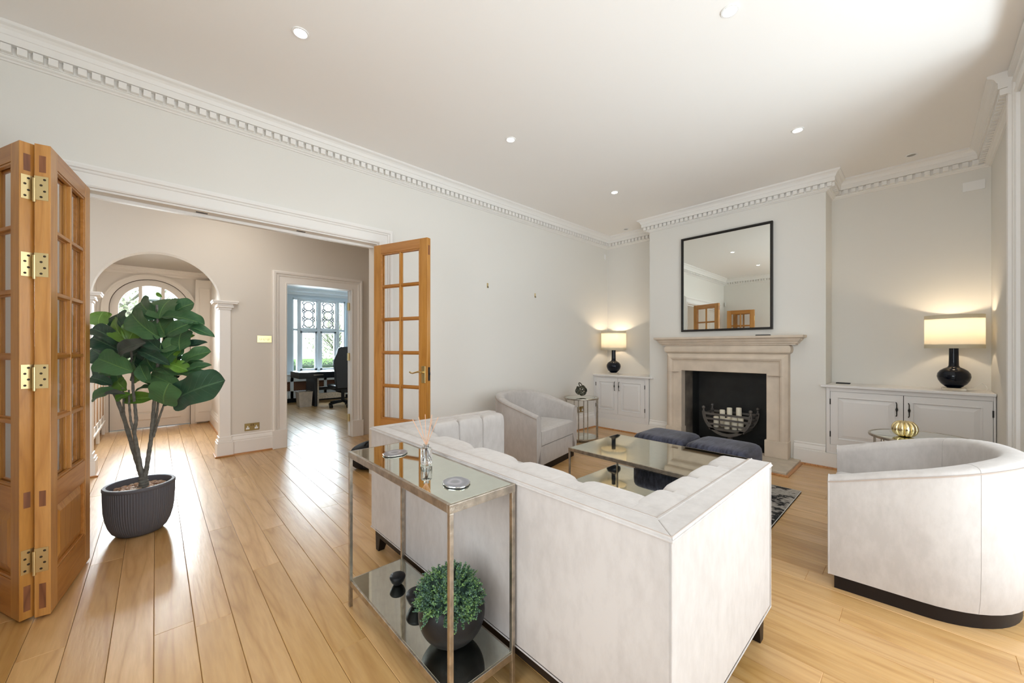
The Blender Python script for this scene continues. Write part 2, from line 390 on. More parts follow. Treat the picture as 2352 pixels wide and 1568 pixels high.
wall('wall_chimney', [(XC, YR, -.1, XA, 1.23, 3.3), (XC, 2.25, -.1, XA, YL, 3.3), (XC, 1.23, 1.02, XA, 2.25, 3.3)], label='chimney breast projecting between the two alcoves')
wall('wall_right', [(4.06, YW - .3, -.1, XA, YW, 3.3), (XB - .2, YW - .3, -.1, -.55, YW, 3.3)])
wall('wall_bay', [(4.06, -1.5, -.1, 4.26, YW - .3, 3.3), (-.75, -1.5, -.1, -.55, YW - .3, 3.3), (-.55, -1.5, 2.98, 4.06, -1.25, 3.3), (-.55, -1.5, -.1, 4.06, -1.25, .10)])
struct('ceiling', MB().box(-1.1, -1.5, CZ, 6.1, L + .3, CZ + .15), CEIL)
# ceiling access line: bay glazing as real windows behind the camera
for i in range(4):
    x0 = -.55 + i * 1.1525; x1 = x0 + 1.1525
    wn = thing('window_%d' % (i + 3), 'white framed bay window light facing the garden', None, (x0, -1.37, 0), kind='structure')
    f = MB().box(x0, -1.40, .10, x0 + .06, -1.34, 2.98).box(x1 - .06, -1.40, .10, x1, -1.34, 2.98).box(x0, -1.40, .10, x1, -1.34, .2).box(x0, -1.40, 2.9, x1, -1.34, 2.98).box(x0, -1.40, 2.2, x1, -1.34, 2.26)
    part('window_frame', f, TRIM, wn, world=True)
    part('pane', MB().box(x0 + .06, -1.372, .2, x1 - .06, -1.366, 2.2), PANE, wn, world=True)
    part('pane', MB().box(x0 + .06, -1.372, 2.26, x1 - .06, -1.366, 2.9), PANE, wn, world=True)
# architrave of the bay opening
def trim_sweep(mb, x0, x1, z0, zt, yface, prof, sgn=1):
    """mitred architrave round an opening in a wall facing -Y (sgn 1) or +Y (sgn -1)"""
    t = MB().sweep([(x0, z0), (x0, zt), (x1, zt), (x1, z0)], prof)
    return mb.add([(a_, yface - sgn * c_, b_) for a_, b_, c_ in t.v], t.f)
b = MB()
trim_sweep(b, -.3, 4.06, 0, 2.95, YW, [(0, 0), (0, .03), (.015, .036), (.03, .036), (.035, .020), (.12, .020), (.125, .030), (.14, .034), (.15, .030), (.155, .020), (.19, .022), (.20, .044), (.225, .048), (.24, .04), (.24, 0)], -1)
b.box(3.70, YW - .3, 0, 4.058, YW + .014, 2.948); b.box(3.70, YW + .014, 0, 3.76, YW + .03, 2.948)
struct('trim_2', b, TRIM, 'white architrave around the bay opening')

# cornice with dentils
CP = [(0, 3.012), (.012, 3.012), (.018, 3.020), (.030, 3.024), (.036, 3.030), (.036, 3.035), (.046, 3.035), (.046, 3.084), (.088, 3.084), (.088, 3.128), (.094, 3.131), (.097, 3.140), (.103, 3.155), (.115, 3.168), (.131, 3.176), (.135, 3.180), (.135, CZ), (0, CZ)]
cpath = [(4.25, YW), (XA, YW), (XA, YR), (XC, YR), (XC, YL), (XA, YL), (XA, L), (XB, L), (XB, YW)]
co = struct('trim_1', MB().sweep(cpath, CP), TRIM, 'white moulded cornice with a row of dentils below the ceiling')
dm = MB().box(-.0195, .044, 3.039, .0195, .080, 3.081)
dent0 = None
for i in range(len(cpath) - 1):
    (xa, ya), (xb, yb) = cpath[i], cpath[i + 1]
    ln = math.hypot(xb - xa, yb - ya); ux, uy = (xb - xa) / ln, (yb - ya) / ln; a = math.atan2(uy, ux)
    s0 = .02 if i == 0 else .10; s1 = ln - .10
    if i == 2: s0, s1 = .0, ln - .03 + .06
    if i == 3: s0, s1 = -.04, ln + .04
    if i == 4: s0, s1 = -.02, ln - .1
    if i in (1,): s0, s1 = .10, ln - .01
    if i == 5: s0, s1 = .03, ln - .1
    n = max(1, int((s1 - s0) / .0595)); pt = (s1 - s0) / n
    if i == 7: n = int(n)  # wall behind the camera
    for k in range(n + 1):
        s = s0 + pt * k; M = Matrix.Translation((xa + ux * s, ya + uy * s, 0)) @ Matrix.Rotation(a, 4, 'Z')
        if dent0 is None: dent0 = part('dentil', dm, TRIM, co); dent0.matrix_local = M
        else: copy_of(dent0, 'dentil', co, M)

# skirting
SK = [(0, 0), (.024, 0), (.024, .165), (.019, .168), (.020, .185), (.014, .205), (.007, .222), (.009, .235), (.003, .245), (0, .245)]
BD = [(.022, 0), (.042, 0), (.041, .008), (.035, .015), (.022, .018)]
def skirt(name, path, m=TRIM, bead=True):
    o = struct(name, MB().sweep(path, SK), m)
    if bead: part('oak_bead', MB().sweep(path, BD), BEAD, o, label='oak bead along the floor')
    return o
skirt('baseboard_left', [(5.34, L), (1.80, L)])
skirt('baseboard_back', [(XB, L), (XB, -1.2)])
skirt('baseboard_chimney', [(XC, YR), (XC, 1.0)])
skirt('baseboard_chimney_left', [(XC, 2.47), (XC, YL)])
skirt('baseboard_right', [(4.31, YW), (5.33, YW)])
for nm, y0, y1 in (('baseboard_right_cabinet', YW, YR), ('baseboard_left_cabinet', YL, L)):
    o = struct(nm, MB().box(5.335, y0, 0, 5.37, y1, .165), TRIM)
    part('oak_bead', MB().sweep([(5.36, y0), (5.36, y1)], BD), BEAD, o)
# main opening: lining, architrave
struct('trim_3', MB().box(1.628, L - .002, 0, 1.642, L + .202, 2.342).box(-.402, L - .002, 0, -.385, L + .202, 2.342).box(-.402, L - .002, 2.342, 1.642, L + .202, 2.357).box(-.384, L + .085, 2.320, 1.627, L + .125, 2.3415), TRIM, 'white lining of the wide opening to the hall')
b = MB()
trim_sweep(b, -.40, 1.64, 0, 2.355, L, [(0, 0), (0, .022), (.010, .028), (.022, .026), (.025, .016), (.088, .014), (.091, .022), (.098, .026), (.104, .026), (.110, .038), (.128, .042), (.132, .030), (.142, .030), (.146, .012), (.15, 0)])
struct('trim_4', b, TRIM, 'white moulded architrave around the wide opening')

# hall, vestibule and study shells
def arch_strips(b, cx, r, zs, y0, y1, ztop, n=32):
    for i in range(n):
        a0, a1 = PI - PI * i / n, PI - PI * (i + 1) / n
        xa, za, xb, zb = cx + r * math.cos(a0), zs + r * math.sin(a0), cx + r * math.cos(a1), zs + r * math.sin(a1)
        b.add([(xa, y0, za), (xb, y0, zb), (xb, y1, zb), (xa, y1, za), (xa, y0, ztop), (xb, y0, ztop), (xb, y1, ztop), (xa, y1, ztop)],
              [(0, 3, 2, 1), (4, 5, 6, 7), (0, 1, 5, 4), (2, 3, 7, 6)] + ([(3, 0, 4, 7)] if i == 0 else []) + ([(1, 2, 6, 5)] if i == n - 1 else []))
ACX, AR, AZ = .045, .527, 1.833
b = MB().box(-2.0, HALLY, -.1, ACX - AR, HALLY + .14, 3.3).box(ACX + AR, HALLY, -.1, 1.25, HALLY + .14, 3.3).box(2.11, HALLY, -.1, 3.6, HALLY + .14, 3.3).box(1.25, HALLY, 2.155, 2.11, HALLY + .14, 3.3)
arch_strips(b, ACX, AR, AZ, HALLY, HALLY + .14, 3.3)
struct('wall_hall', b, HALL_DIM, 'hall wall, painted beige for its dimmer light, with an arch and a doorway', smooth=20)
wall('wall_hall_end', [(3.5, L + .20, -.1, 3.6, HALLY, 3.3), (-2.1, L + .20, -.1, -2.0, HALLY, 3.3)], HALL_DIM)
struct('ceiling_hall', MB().box(-2.1, L + .20, CZ, 3.6, HALLY + .1, 3.3), CEIL)
wall('wall_vestibule_right', [(.72, HALLY + .14, -.1, .90, 8.7, 2.7)], PORCHP)
wall('wall_vestibule_left', [(-.80, HALLY + .14, -.1, -.66, 8.7, 2.7)], PORCHP)
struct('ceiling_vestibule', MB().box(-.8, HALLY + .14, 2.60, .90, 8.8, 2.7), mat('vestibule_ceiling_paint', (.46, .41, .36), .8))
DCX, DR, DZ = -.043, .50, 1.935
b = MB().box(-.8, 8.60, -.1, DCX - DR, 8.74, 2.65).box(DCX + DR, 8.60, -.1, .9, 8.74, 2.65)
arch_strips(b, DCX, DR, DZ, 8.60, 8.74, 2.65)
struct('wall_front', b, PORCHP, 'cream panelled wall around the arched front door', smooth=20)
b = MB()
VC = [(0, 2.49), (.02, 2.49), (.03, 2.52), (.05, 2.53), (.055, 2.555), (.08, 2.565), (.09, 2.60), (0, 2.60)]
b.sweep([(.72, 5.88), (.72, 8.60), (-.66, 8.60), (-.66, 5.88)], VC)
struct('trim_5', b, PORCHP, 'cream cornice above the front door')
skirt('baseboard_vestibule', [(.72, HALLY + .14), (.72, 8.60)], PORCHP)
# casing ring of the front door
b = MB()
def ring(b, cx, zs, r0, r1, y0, y1, zbot, n=32):
    pts = [(cx - r1, zbot)] + [(cx + r1 * math.cos(PI - PI * i / n), zs + r1 * math.sin(PI - PI * i / n)) for i in range(n + 1)] + [(cx + r1, zbot)]
    pin = [(cx - r0, zbot)] + [(cx + r0 * math.cos(PI - PI * i / n), zs + r0 * math.sin(PI - PI * i / n)) for i in range(n + 1)] + [(cx + r0, zbot)]
    m = len(pts)
    vs = [(x, y0, z) for x, z in pts] + [(x, y0, z) for x, z in pin] + [(x, y1, z) for x, z in pts] + [(x, y1, z) for x, z in pin]; fs = []
    for i in range(m - 1):
        fs += [(i, i + 1, m + i + 1, m + i), (2 * m + i, 3 * m + i, 3 * m + i + 1, 2 * m + i + 1), (i, 2 * m + i, 2 * m + i + 1, i + 1), (m + i, m + i + 1, 3 * m + i + 1, 3 * m + i)]
    fs += [(0, m, 3 * m, 2 * m), (m - 1, 3 * m - 1, 4 * m - 1, 2 * m - 1)] if False else [(0, m, 3 * m, 2 * m), (m - 1, 2 * m - 1, 4 * m - 1, 3 * m - 1)]
    b.add(vs, fs)
ring(b, DCX, DZ, .485, .545, 8.57, 8.60, 0); ring(b, DCX, DZ, .545, .57, 8.56, 8.60, 0)
bq = MB(); ring(bq, DCX, DZ, .479, .4845, 8.567, 8.60, 0)
struct('trim_6', b, PORCHP, 'cream arched casing of the front door', smooth=30)
part('shadow_gap', bq, mat('gap_dark', (.06, .045, .035), .9), bpy.data.objects['trim_6'])
# front door leaf
dr = thing('door_3', 'cream arched front door with clear glazed upper lights', None, (DCX, 8.62, 0), kind='structure')
b = MB(); ring(b, DCX, DZ, .385, .505, 8.62, 8.665, .96); b.box(DCX - .505, 8.62, .015, DCX + .505, 8.665, .96)
part('leaf', b, PORCHP, dr, world=True, smooth=30)
for x in (DCX - .135, DCX + .135): part('glazing_bar', MB().box(x - .022, 8.618, .96, x + .022, 8.66, 2.30), PORCHP, dr, world=True)
for (x0, x1) in ((DCX - .37, DCX - .157), (DCX - .113, DCX + .113), (DCX + .157, DCX + .37)):
    n = 8; top = [(x0 + (x1 - x0) * i / n, DZ + math.sqrt(max(0, .387 ** 2 - (x0 + (x1 - x0) * i / n - DCX) ** 2))) for i in range(n + 1)]
    vs = [(x, 8.64, z) for x, z in top] + [(x, 8.64, .96) for x, z in top]
    part('pane', MB().add(vs, [(i, i + 1, n + 2 + i, n + 1 + i) for i in range(n)]), PANEC, dr, world=True)
part('door_panel', MB().box(DCX - .36, 8.608, .14, DCX + .36, 8.622, .24).box(DCX - .33, 8.612, .26, DCX + .33, 8.622, .52).box(DCX - .36, 8.61, .24, DCX + .36, 8.622, .25), PORCHP, dr, world=True, bev=.004)
part('letter_plate', MB().box(DCX - .14, 8.606, .60, DCX + .14, 8.62, .66).box(DCX - .12, 8.60, .61, DCX + .12, 8.61, .65), PORCHP, dr, world=True, bev=.003)
part('door_handle', MB().tube([(.40, 8.60, 1.03), (.40, 8.55, 1.03), (.31, 8.55, 1.03)], .012).tube([(.40, 8.62, .93), (.40, 8.60, 1.10)], .02), CHROME, dr, world=True, smooth=True)
# shutters beside the door
sh = thing('door_shutter', 'tall cream folding shutter right of the arched front door', 'shutter', (.63, 8.5, 0))
part('upper_leaf', MB().box(.50, 8.50, .92, .745, 8.53, 2.48), PORCHP, sh, world=True, bev=.004)
part('lower_leaf', MB().box(.50, 8.50, .03, .735, 8.53, .90), PORCHP, sh, world=True, bev=.004)
part('upper_moulding', MB().box(.545, 8.488, 1.05, .552, 8.50, 2.34).box(.69, 8.488, 1.05, .697, 8.50, 2.34).box(.545, 8.488, 2.333, .697, 8.50, 2.34), PORCHP, sh, world=True)
part('lower_moulding', MB().box(.545, 8.488, .2, .697, 8.50, .207), PORCHP, sh, world=True)
part('hinge', MB().box(.722, 8.485, 1.55, .745, 8.50, 1.62), BRASS, sh, world=True)
# hall pilasters with capitals and bases
for sgn, nm in ((1, 'column_right'), (-1, 'column_left')):
    xe = ACX + sgn * AR
    def bx(b, d0, d1, z0, z1, dy):  # d measured outward from the arch edge, dy proud of wall
        return b.box(xe - sgn * d0, HALLY - dy, z0, xe + sgn * d1, HALLY + .14 + dy, z1)
    st = struct(nm, bx(MB(), .012, .095, .22, 1.78, .014), HTRIM, 'white pilaster %s of the hall arch' % ('on the right' if sgn > 0 else 'on the left'), bev=.002)
    c = MB(); bx(c, .022, .105, 1.765, 1.79, .022); bx(c, .040, .125, 1.79, 1.81, .036); bx(c, .034, .118, 1.81, 1.835, .03); bx(c, .075, .165, 1.835, 1.852, .055); bx(c, .082, .172, 1.852, 1.872, .06)
    part('capital', c, HTRIM, st, bev=.003)
    c = MB(); bx(c, .040, .12, 0, .165, .036); bx(c, .034, .115, .165, .19, .03); bx(c, .022, .105, .19, .235, .022)
    part('plinth', c, HTRIM, st, bev=.004)
    c = MB(); bx(c, .058, .13, 0, .016, .052); part('oak_bead', c, BEAD, st, bev=.004)
skirt('baseboard_hall', [(1.11, HALLY), (ACX + AR + .06, HALLY)], HTRIM)
skirt('baseboard_hall_left', [(ACX - AR - .06, HALLY), (-1.6, HALLY)], HTRIM)
# study doorway architrave
b = MB()
trim_sweep(b, 1.268, 2.107, .236, 2.152, HALLY, [(0, 0), (0, .024), (.012, .026), (.018, .018), (.088, .018), (.092, .026), (.104, .030), (.112, .022), (.118, .022), (.124, .040), (.145, .044), (.150, .026), (.162, .022), (.165, 0)])
b.box(1.25, HALLY, 0, 1.268, HALLY + .14, 2.17).box(2.107, HALLY, 0, 2.125, HALLY + .14, 2.17).box(1.25, HALLY, 2.152, 2.12, HALLY + .14, 2.17)
tr = struct('trim_7', b, HTRIM, 'white moulded architrave of the study doorway')
part('plinth_block', MB().box(1.10, HALLY - .045, 0, 1.267, HALLY, .24), HTRIM, tr, bev=.004)
part('plinth_block', MB().box(2.108, HALLY - .045, 0, 2.275, HALLY, .24), HTRIM, tr, bev=.004)
# study
WY = 10.5
wall('wall_study', [(.8, 5.87, -.1, .92, WY, 3.0), (4.5, 5.87, -.1, 4.6, WY, 3.0), (.8, WY, -.1, 2.45, WY + .3, 3.0), (3.72, WY, -.1, 4.6, WY + .3, 3.0), (2.45, WY, -.1, 3.72, WY + .3, .70), (2.45, WY, 2.55, 3.72, WY + .3, 3.0)], STUDYW, 'pale blue-grey study wall around the leaded window')
struct('ceiling_study', MB().box(.8, 5.87, 2.9, 4.6, 10.8, 3.0), CEIL)
struct('trim_8', MB().sweep([(4.5, WY), (.92, WY)], [(0, 2.62), (.03, 2.62), (.04, 2.68), (.09, 2.70), (.10, 2.76), (.16, 2.80), (.18, 2.9), (0, 2.9)]), mat('study_trim_paint', (.80, .85, .88), .5), 'white cornice in the study')
skirt('baseboard_study', [(2.45, WY), (.92, WY)], mat('study_trim_paint'))
wn = thing('window_1', 'tall white window with octagon leaded lights over plain casements', None, (3.05, WY + .1, .7), kind='structure')
ST = mat('study_trim_paint')
yf = WY + .1
part('window_frame', MB().box(2.45, yf - .05, .70, 2.49, yf + .06, 2.55).box(3.68, yf - .05, .70, 3.72, yf + .06, 2.55).box(2.45, yf - .05, .68, 3.72, yf + .06, .74).box(2.45, yf - .05, 2.50, 3.72, yf + .06, 2.55), ST, wn, world=True, bev=.004)
part('window_sill', MB().box(2.40, WY - .06, .66, 3.78, yf, .70), ST, wn, world=True, bev=.005)
for x in (2.60, 3.065, 3.53): part('mullion', MB().box(x - .035, yf - .06, .70, x + .035, yf + .06, 2.52), ST, wn, world=True, bev=.008)
part('transom', MB().box(2.45, yf - .055, 1.735, 3.72, yf + .06, 1.79), ST, wn, world=True, bev=.008)
for x0, x1 in ((2.635, 3.03), (3.10, 3.495)):
    for z0, z1 in ((.74, 1.735), (1.79, 2.50)):
        lo = z0 < 1
        w_ = .05 if lo else .025
        part('casement', MB().box(x0, yf - .03, z0, x0 + w_, yf + .03, z1).box(x1 - w_, yf - .03, z0, x1, yf + .03, z1).box(x0, yf - .03, z0, x1, yf + .03, z0 + w_).box(x0, yf - .03, z1 - w_, x1, yf + .03, z1), ST, wn, world=True, bev=.004)
        part('pane', MB().box(x0 + w_, yf, z0 + w_, x1 - w_, yf + .004, z1 - w_), PANEC, wn, world=True)
    # octagon lead cames
    b = MB(); cx = (x0 + x1) / 2; W = (x1 - x0) - .05; r = .205; R8 = r / (2 * math.cos(PI / 8))
    for i in range(3):
        cz = 1.79 + .355 + (i - 1) * r * 1.03
        pts = [(cx + R8 * math.cos(PI / 8 + k * PI / 4), yf - .004, cz + R8 * math.sin(PI / 8 + k * PI / 4)) for k in range(8)]
        b.tube(pts, .013, 6, closed=True)
        for sx in (-1, 1):
            for sz in (-1, 1):
                px_, pz_ = cx + sx * R8 * math.cos(PI / 8), cz + sz * R8 * math.sin(PI / 8)
                qx, qz = cx + sx * R8 * math.sin(PI / 8), cz + sz * R8 * math.cos(PI / 8)
                ex = cx + sx * (W / 2)
                b.tube([(px_, yf - .004, pz_), (min(max(px_ + sx * .045, 0), 9), yf - .004, pz_ + sz * .0 + sz * .035)], .012, 6)
                b.tube([(px_ + sx * .045, yf - .004, pz_ + sz * .035), (qx + sx * .035, yf - .004, cz + sz * (r / 2 + .04))], .012, 6)
    part('lead_cames', b, mat('lead', (.12, .125, .135), .6, .0), wn, world=True, kind='stuff')
for x0, x1 in ((2.49, 2.565), (3.565, 3.68)):
    part('pane', MB().box(x0, yf, .74, x1, yf + .004, 1.735), PANEC, wn, world=True); part('pane', MB().box(x0, yf, 1.79, x1, yf + .004, 2.50), PANEC, wn, world=True)
# open study door leaf, edge on
dr = thing('door_2', 'white study door standing open against the right side', None, (2.10, 5.87, 0), kind='structure')
M = Matrix.Translation((2.098, 5.80, 0)) @ Matrix.Rotation(math.radians(69.6), 4, 'Z')
part('leaf', MB().box(0, -.045, .008, .82, 0, 2.145).xf(M), ST, dr, world=True, bev=.002)
for z in (.22, 1.12, 1.86): part('hinge', MB().box(2.072, 5.775, z, 2.108, 5.80, z + .11).tube([(2.078, 5.772, z), (2.078, 5.772, z + .11)], .008, 8), BRASS, dr, world=True)

# ------------------------------------------------------------------ glazed folding doors
def leaf(name, label, p0, ang, W, T, z0, z1, rails, pcols=2, prow=5, gtop=2.195, gbot=.635, ptop=.52, pbot=.19):
    dr = thing(name, label, None, (p0[0], p0[1], z0), ang, kind='structure')
    H = z1 - z0; st = .088; y0, y1 = -T / 2, T / 2
    gt, gb, pt_, pb = gtop - z0, gbot - z0, ptop - z0, pbot - z0
    for x0 in (0, W - st): part('stile', MB().box(x0, y0, 0, x0 + st, y1, H), OAKZ, dr, bev=.002)
    for a, c in ((gt, H), (pt_, gb), (0, pb)): part('rail', MB().box(st, y0 + .0005, a, W - st, y1 - .0005, c), OAKX, dr, bev=.001)
    # glazing bars with a moulded nose
    def bar(x0, x1, za, zb):
        b = MB(); v = x1 - x0 < zb - za
        b.box(x0, y0 + .004, za, x1, y1 - .004, zb)
        return b
    xm = W / 2
    part('glazing_bar', bar(xm - .009, xm + .009, gb, gt), OAKZ, dr, bev=.003)
    part('glazing_bar', MB().box(xm - .017, -.006, gb, xm + .017, .006, gt), OAKZ, dr, bev=.002)
    ph = (gt - gb) / prow
    for i in range(1, prow):
        z = gb + ph * i
        for (xa, xb) in ((st, xm - .009), (xm + .009, W - st)):
            b = MB().box(xa, y0 + .005, z - .009, xb, y1 - .005, z + .009).box(xa, -.006, z - .017, xb, .006, z + .017)
            part('glazing_bar', b, OAKX, dr, bev=.002)
    # sticking moulding round each light row and the lower panel
    for (a, c) in ((gb, gt), (pb, pt_)):
        for s in (-1, 1):
            b = MB()
            ya, yb = (y0 + .003, -.006) if s < 0 else (.006, y1 - .003)
            b.box(st, ya, a, st + .012, yb, c).box(W - st - .012, ya, a, W - st, yb, c).box(st, ya, a, W - st, yb, a + .012).box(st, ya, c - .012, W - st, yb, c)
            part('moulding', b, OAKX, dr, bev=.003)
    pw = xm - st
    for c in range(2):
        for i in range(prow):
            xa = st + .002 if c == 0 else xm + .002; xb = xm - .002 if c == 0 else W - st - .002; za, zb = gb + ph * i + .002, gb + ph * (i + 1) - .002
            g = .022
            part('pane', MB().box(xa, -.003, za, xb, .003, zb), PANE, dr)
    b = MB(); b.box(st, -.006, pb, W - st, .006, pt_)
    for s in (-1, 1):
        m_ = .045; yo = s * .006; yi = s * (T / 2 - .006)
        xa, xb, za, zb = st + .014, W - st - .014, pb + .014, pt_ - .014
        b.add([(xa, yo, za), (xb, yo, za), (xb, yo, zb), (xa, yo, zb), (xa + m_, yi, za + m_), (xb - m_, yi, za + m_), (xb - m_, yi, zb - m_), (xa + m_, yi, zb - m_)],
              [(0, 1, 5, 4), (1, 2, 6, 5), (2, 3, 7, 6), (3, 0, 4, 7), (4, 5, 6, 7)])
    part('panel', b, OAKZ, dr)
    for (za, zb) in rails: part('tenon', MB().box(-.0006, -.011, za - z0, .01, .011, zb - z0), TENON, dr)
    return dr, H
TEN = ((2.145, 2.225), (.54, .615), (.05, .17))
dA, H = leaf('door_4', 'oak folding glazed door leaf, right one of the folded pair at left', (-.3975, 2.887), math.atan2(.603, .077), .61, .052, .012, 2.28, TEN)
dB, H = leaf('door_5', 'oak folding glazed door leaf, left one of the folded pair, cut by the picture edge', (-.4475, 2.905), math.atan2(.175, -.084), .61, .048, .012, 2.28, TEN)
dR, H = leaf('door_6', 'single oak glazed door leaf with brass lever, right of the wide opening', (1.775, 2.985), math.atan2(.612, -.225), .645, .045, .012, 2.28, ((2.13, 2.215),))
def hinge(parent, z, W=.0):
    # plates on the edge faces (local x = 0 plane) and the knuckle between the leaves
    for s, pr in ((1, dA), (-1, dB)):
        h = part('hinge', MB().box(-.0022, -.019, z - .057, 0, .026 if True else 0, z + .057) if pr is dA else MB().box(-.0022, -.026, z - .057, 0, .019, z + .057), BRASS, pr)
        yy = (.004, -.008)
        for i in range(4):
            part('screw', MB().lathe([(.0001, 0), (.0046, 0), (.0052, .0007), (.0001, .0007)], 12).xf(Matrix.Translation((-.0023, (.0, -.011)[i % 2] + (.004 if pr is dA else .007), z - .042 + .028 * i)) @ Matrix.Rotation(-PI / 2, 4, 'Y')), DARKH, h)
    kx, ky = -.4235, 2.891
    part('hinge_knuckle', MB().tube([(kx, ky, z - .057 + .03 * 0), (kx, ky, z + .057)], .0065, 10), BRASS, dA, world=True, smooth=True)
for z in (2.068, 1.70, 1.165, .285): hinge(None, z - .012)
# lever handle on the right leaf
HX = .045
hd = part('handle_plate', MB().box(.02, .0225, .98, .062, .028, 1.13), BRASSP, dR, bev=.002)
part('lever', MB().tube([(.041, .028, 1.075), (.041, .062, 1.075)], .010, 12).tube([(.041, .062, 1.075), (.065, .066, 1.082), (.10, .066, 1.074), (.13, .066, 1.066), (.15, .066, 1.069), (.162, .066, 1.078)], [.009, .009, .007, .006, .007, .008], 12), BRASS, hd, smooth=True)
part('latch', MB().box(-.004, -.011, 1.0, .002, .011, 1.12).box(-.012, -.007, 1.05, 0, .007, 1.075), IRON, dR, bev=.001)

# ------------------------------------------------------------------ fireplace
fp = thing('fireplace', 'pale limestone fireplace surround with moulded mantel shelf and hearth', 'fireplace', (5.2, 1.735, 0))
YM = 1.735; FX = 5.245
MP = [(0, 1.338), (.012, 1.338), (.014, 1.352), (.030, 1.358), (.034, 1.372), (.050, 1.385), (.062, 1.402), (.066, 1.412), (.090, 1.420), (.094, 1.426), (.094, 1.448), (0, 1.448)]
b = MB(); hw = .76
b.sweep([(XC, YM - hw), (FX, YM - hw), (FX, YM + hw), (XC, YM + hw)], [(p, z) for p, z in MP])
b.box(FX - .001, YM - hw, 1.34, XC, YM + hw, 1.4478)
ms = part('mantel_shelf', b, STONE, fp, world=True, smooth=25)
FZ = [(0, 1.236), (.010, 1.24), (.024, 1.255), (.030, 1.285), (.027, 1.31), (.016, 1.33), (.0, 1.338)]
part('frieze', MB().sweep([(XC, YM - .70), (FX, YM - .70), (FX, YM + .70), (XC, YM + .70)], FZ).box(FX, YM - .70, 1.236, XC, YM + .70, 1.338), STONE, fp, world=True, smooth=30)
# bolection frame: profile from the outer edge to the opening, mitred; (inward distance, proud distance)
BOL = [(0, 0), (0, .0), (.012, .018), (.028, .030), (.05, .034), (.066, .026), (.078, .010), (.083, .012), (.085, .004), (.19, .0), (.195, -.004)]
y0o, y1o, zto = YM - .70, YM + .70, 1.234; yi0, yi1, zi = 1.245, 2.235, 1.00
def bolframe(seg):
    b = MB(); n = len(BOL); tot = .2; vs = []
    def pos(d, pr, k):
        t = d / .195
        yl = y1o + (yi1 - y1o) * t; yr = y0o + (yi0 - y0o) * t; zt = zto + (zi - zto) * t
        return {0: (FX - pr, yl, .23), 1: (FX - pr, yl, zt), 2: (FX - pr, yr, zt), 3: (FX - pr, yr, .23)}[k]
    k0, k1 = seg
    for k in (k0, k1):
        for d, pr in BOL: vs.append(pos(d, pr, k))
        e = pos(.195, 0, k); vs.append((XC, e[1], e[2])); s0 = pos(0, 0, k); vs.append((XC, s0[1], s0[2]))
    m = n + 2
    b.add(vs, [(i, i + 1, m + i + 1, m + i) for i in range(m - 1)] + [(m - 1, 0, m, 2 * m - 1), tuple(range(m)), tuple(range(m, 2 * m))])
    return b
part('jamb', bolframe((0, 1)), STONE, fp, world=True, smooth=25); part('lintel', bolframe((1, 2)), STONE, fp, world=True, smooth=25); part('jamb', bolframe((2, 3)), STONE, fp, world=True, smooth=25)
for y0, y1 in ((y0o - .004, yi0 + .012), (yi1 - .012, y1o + .004)): part('plinth_block', MB().box(FX - .038, y0, .04, XC, y1, .232), STONE, fp, world=True, bev=.004)
for y0, y1 in ((y0o, yi0), (yi1, y1o)): part('stone_joint', MB().box(FX - .0355, y0 + .04, .978, FX, y1 - .02, .980).box(FX - .001, y0, .978, FX, y1, .980), STONEJ, fp, world=True)
part('hearth', MB().box(4.66, YM - .80, 0, XC, YM + .80, .04), HEARTH, fp, world=True, bev=.006)
part('hearth_bead', MB().sweep([(XC - .02, YM - .80), (4.66, YM - .80), (4.66, YM + .80), (XC - .02, YM + .80)], [(0, 0), (.022, 0), (.022, .006), (.014, .014), (0, .018)]), BEAD, fp, world=True, label='oak bead around the hearth')
# firebox: returns in stone then black interior
b = MB(); xb = 5.73
b.add([(XC, 2.245, .04), (xb, 2.19, .04), (xb, 2.19, 1.0), (XC, 2.245, 1.0), (XC, 1.235, .04), (xb, 1.29, .04), (xb, 1.29, 1.0), (XC, 1.235, 1.0)], [(0, 1, 2, 3), (4, 7, 6, 5), (1, 5, 6, 2), (3, 2, 6, 7), (0, 4, 5, 1)])
part('firebox', b, FIREB, fp, world=True, label='black sooty firebox interior')
part('reveal', MB().add([(FX + .0, yi1, .04), (XC + .02, 2.243, .04), (XC + .02, 2.243, 1.0), (FX, yi1, 1.0)], [(0, 1, 2, 3)]), STONE, fp, world=True)
part('reveal', MB().add([(FX, yi0, .04), (XC + .02, 1.237, .04), (XC + .02, 1.237, 1.0), (FX, yi0, 1.0)], [(0, 1, 2, 3)]), STONE, fp, world=True)
part('reveal_soot', MB().add([(XC + .02, 2.2400, .04), (XC + .20, 2.2130, .04), (XC + .20, 2.2130, .995), (XC + .02, 2.2400, .995)], [(0, 1, 2, 3)]), SOOT, fp, world=True)
# fire basket
gx0, gx1, gy, gz = 5.20, 5.50, 1.665, .49
gb_ = thing('fire_basket', 'black iron fire basket with half-round front and ball finials in the fireplace', 'fire basket', (5.35, gy, .04))
def halfring(x, ro, ri, t):
    b = MB(); n = 28; vs = []
    for xx in (x, x + t):
        for r in (ro, ri):
            for i in range(n + 1):
                a = PI + PI * i / n; vs.append((xx, gy + r * math.cos(a), gz + r * 1.03 * math.sin(a)))
    m = n + 1; fs = []
    for i in range(n): fs += [(i, i + 1, m + i + 1, m + i), (2 * m + i, 3 * m + i, 3 * m + i + 1, 2 * m + i + 1), (i, 2 * m + i, 2 * m + i + 1, i + 1), (m + i, m + i + 1, 3 * m + i + 1, 3 * m + i)]
    fs += [(0, m, 3 * m, 2 * m), (n, 2 * m + n, 3 * m + n, m + n)]
    return b.add(vs, fs)
for x, nm in ((gx0, 'front_hoop'), (gx1, 'rear_hoop')): part(nm, halfring(x, .285, .250, .012), GRATE, gb_, world=True)
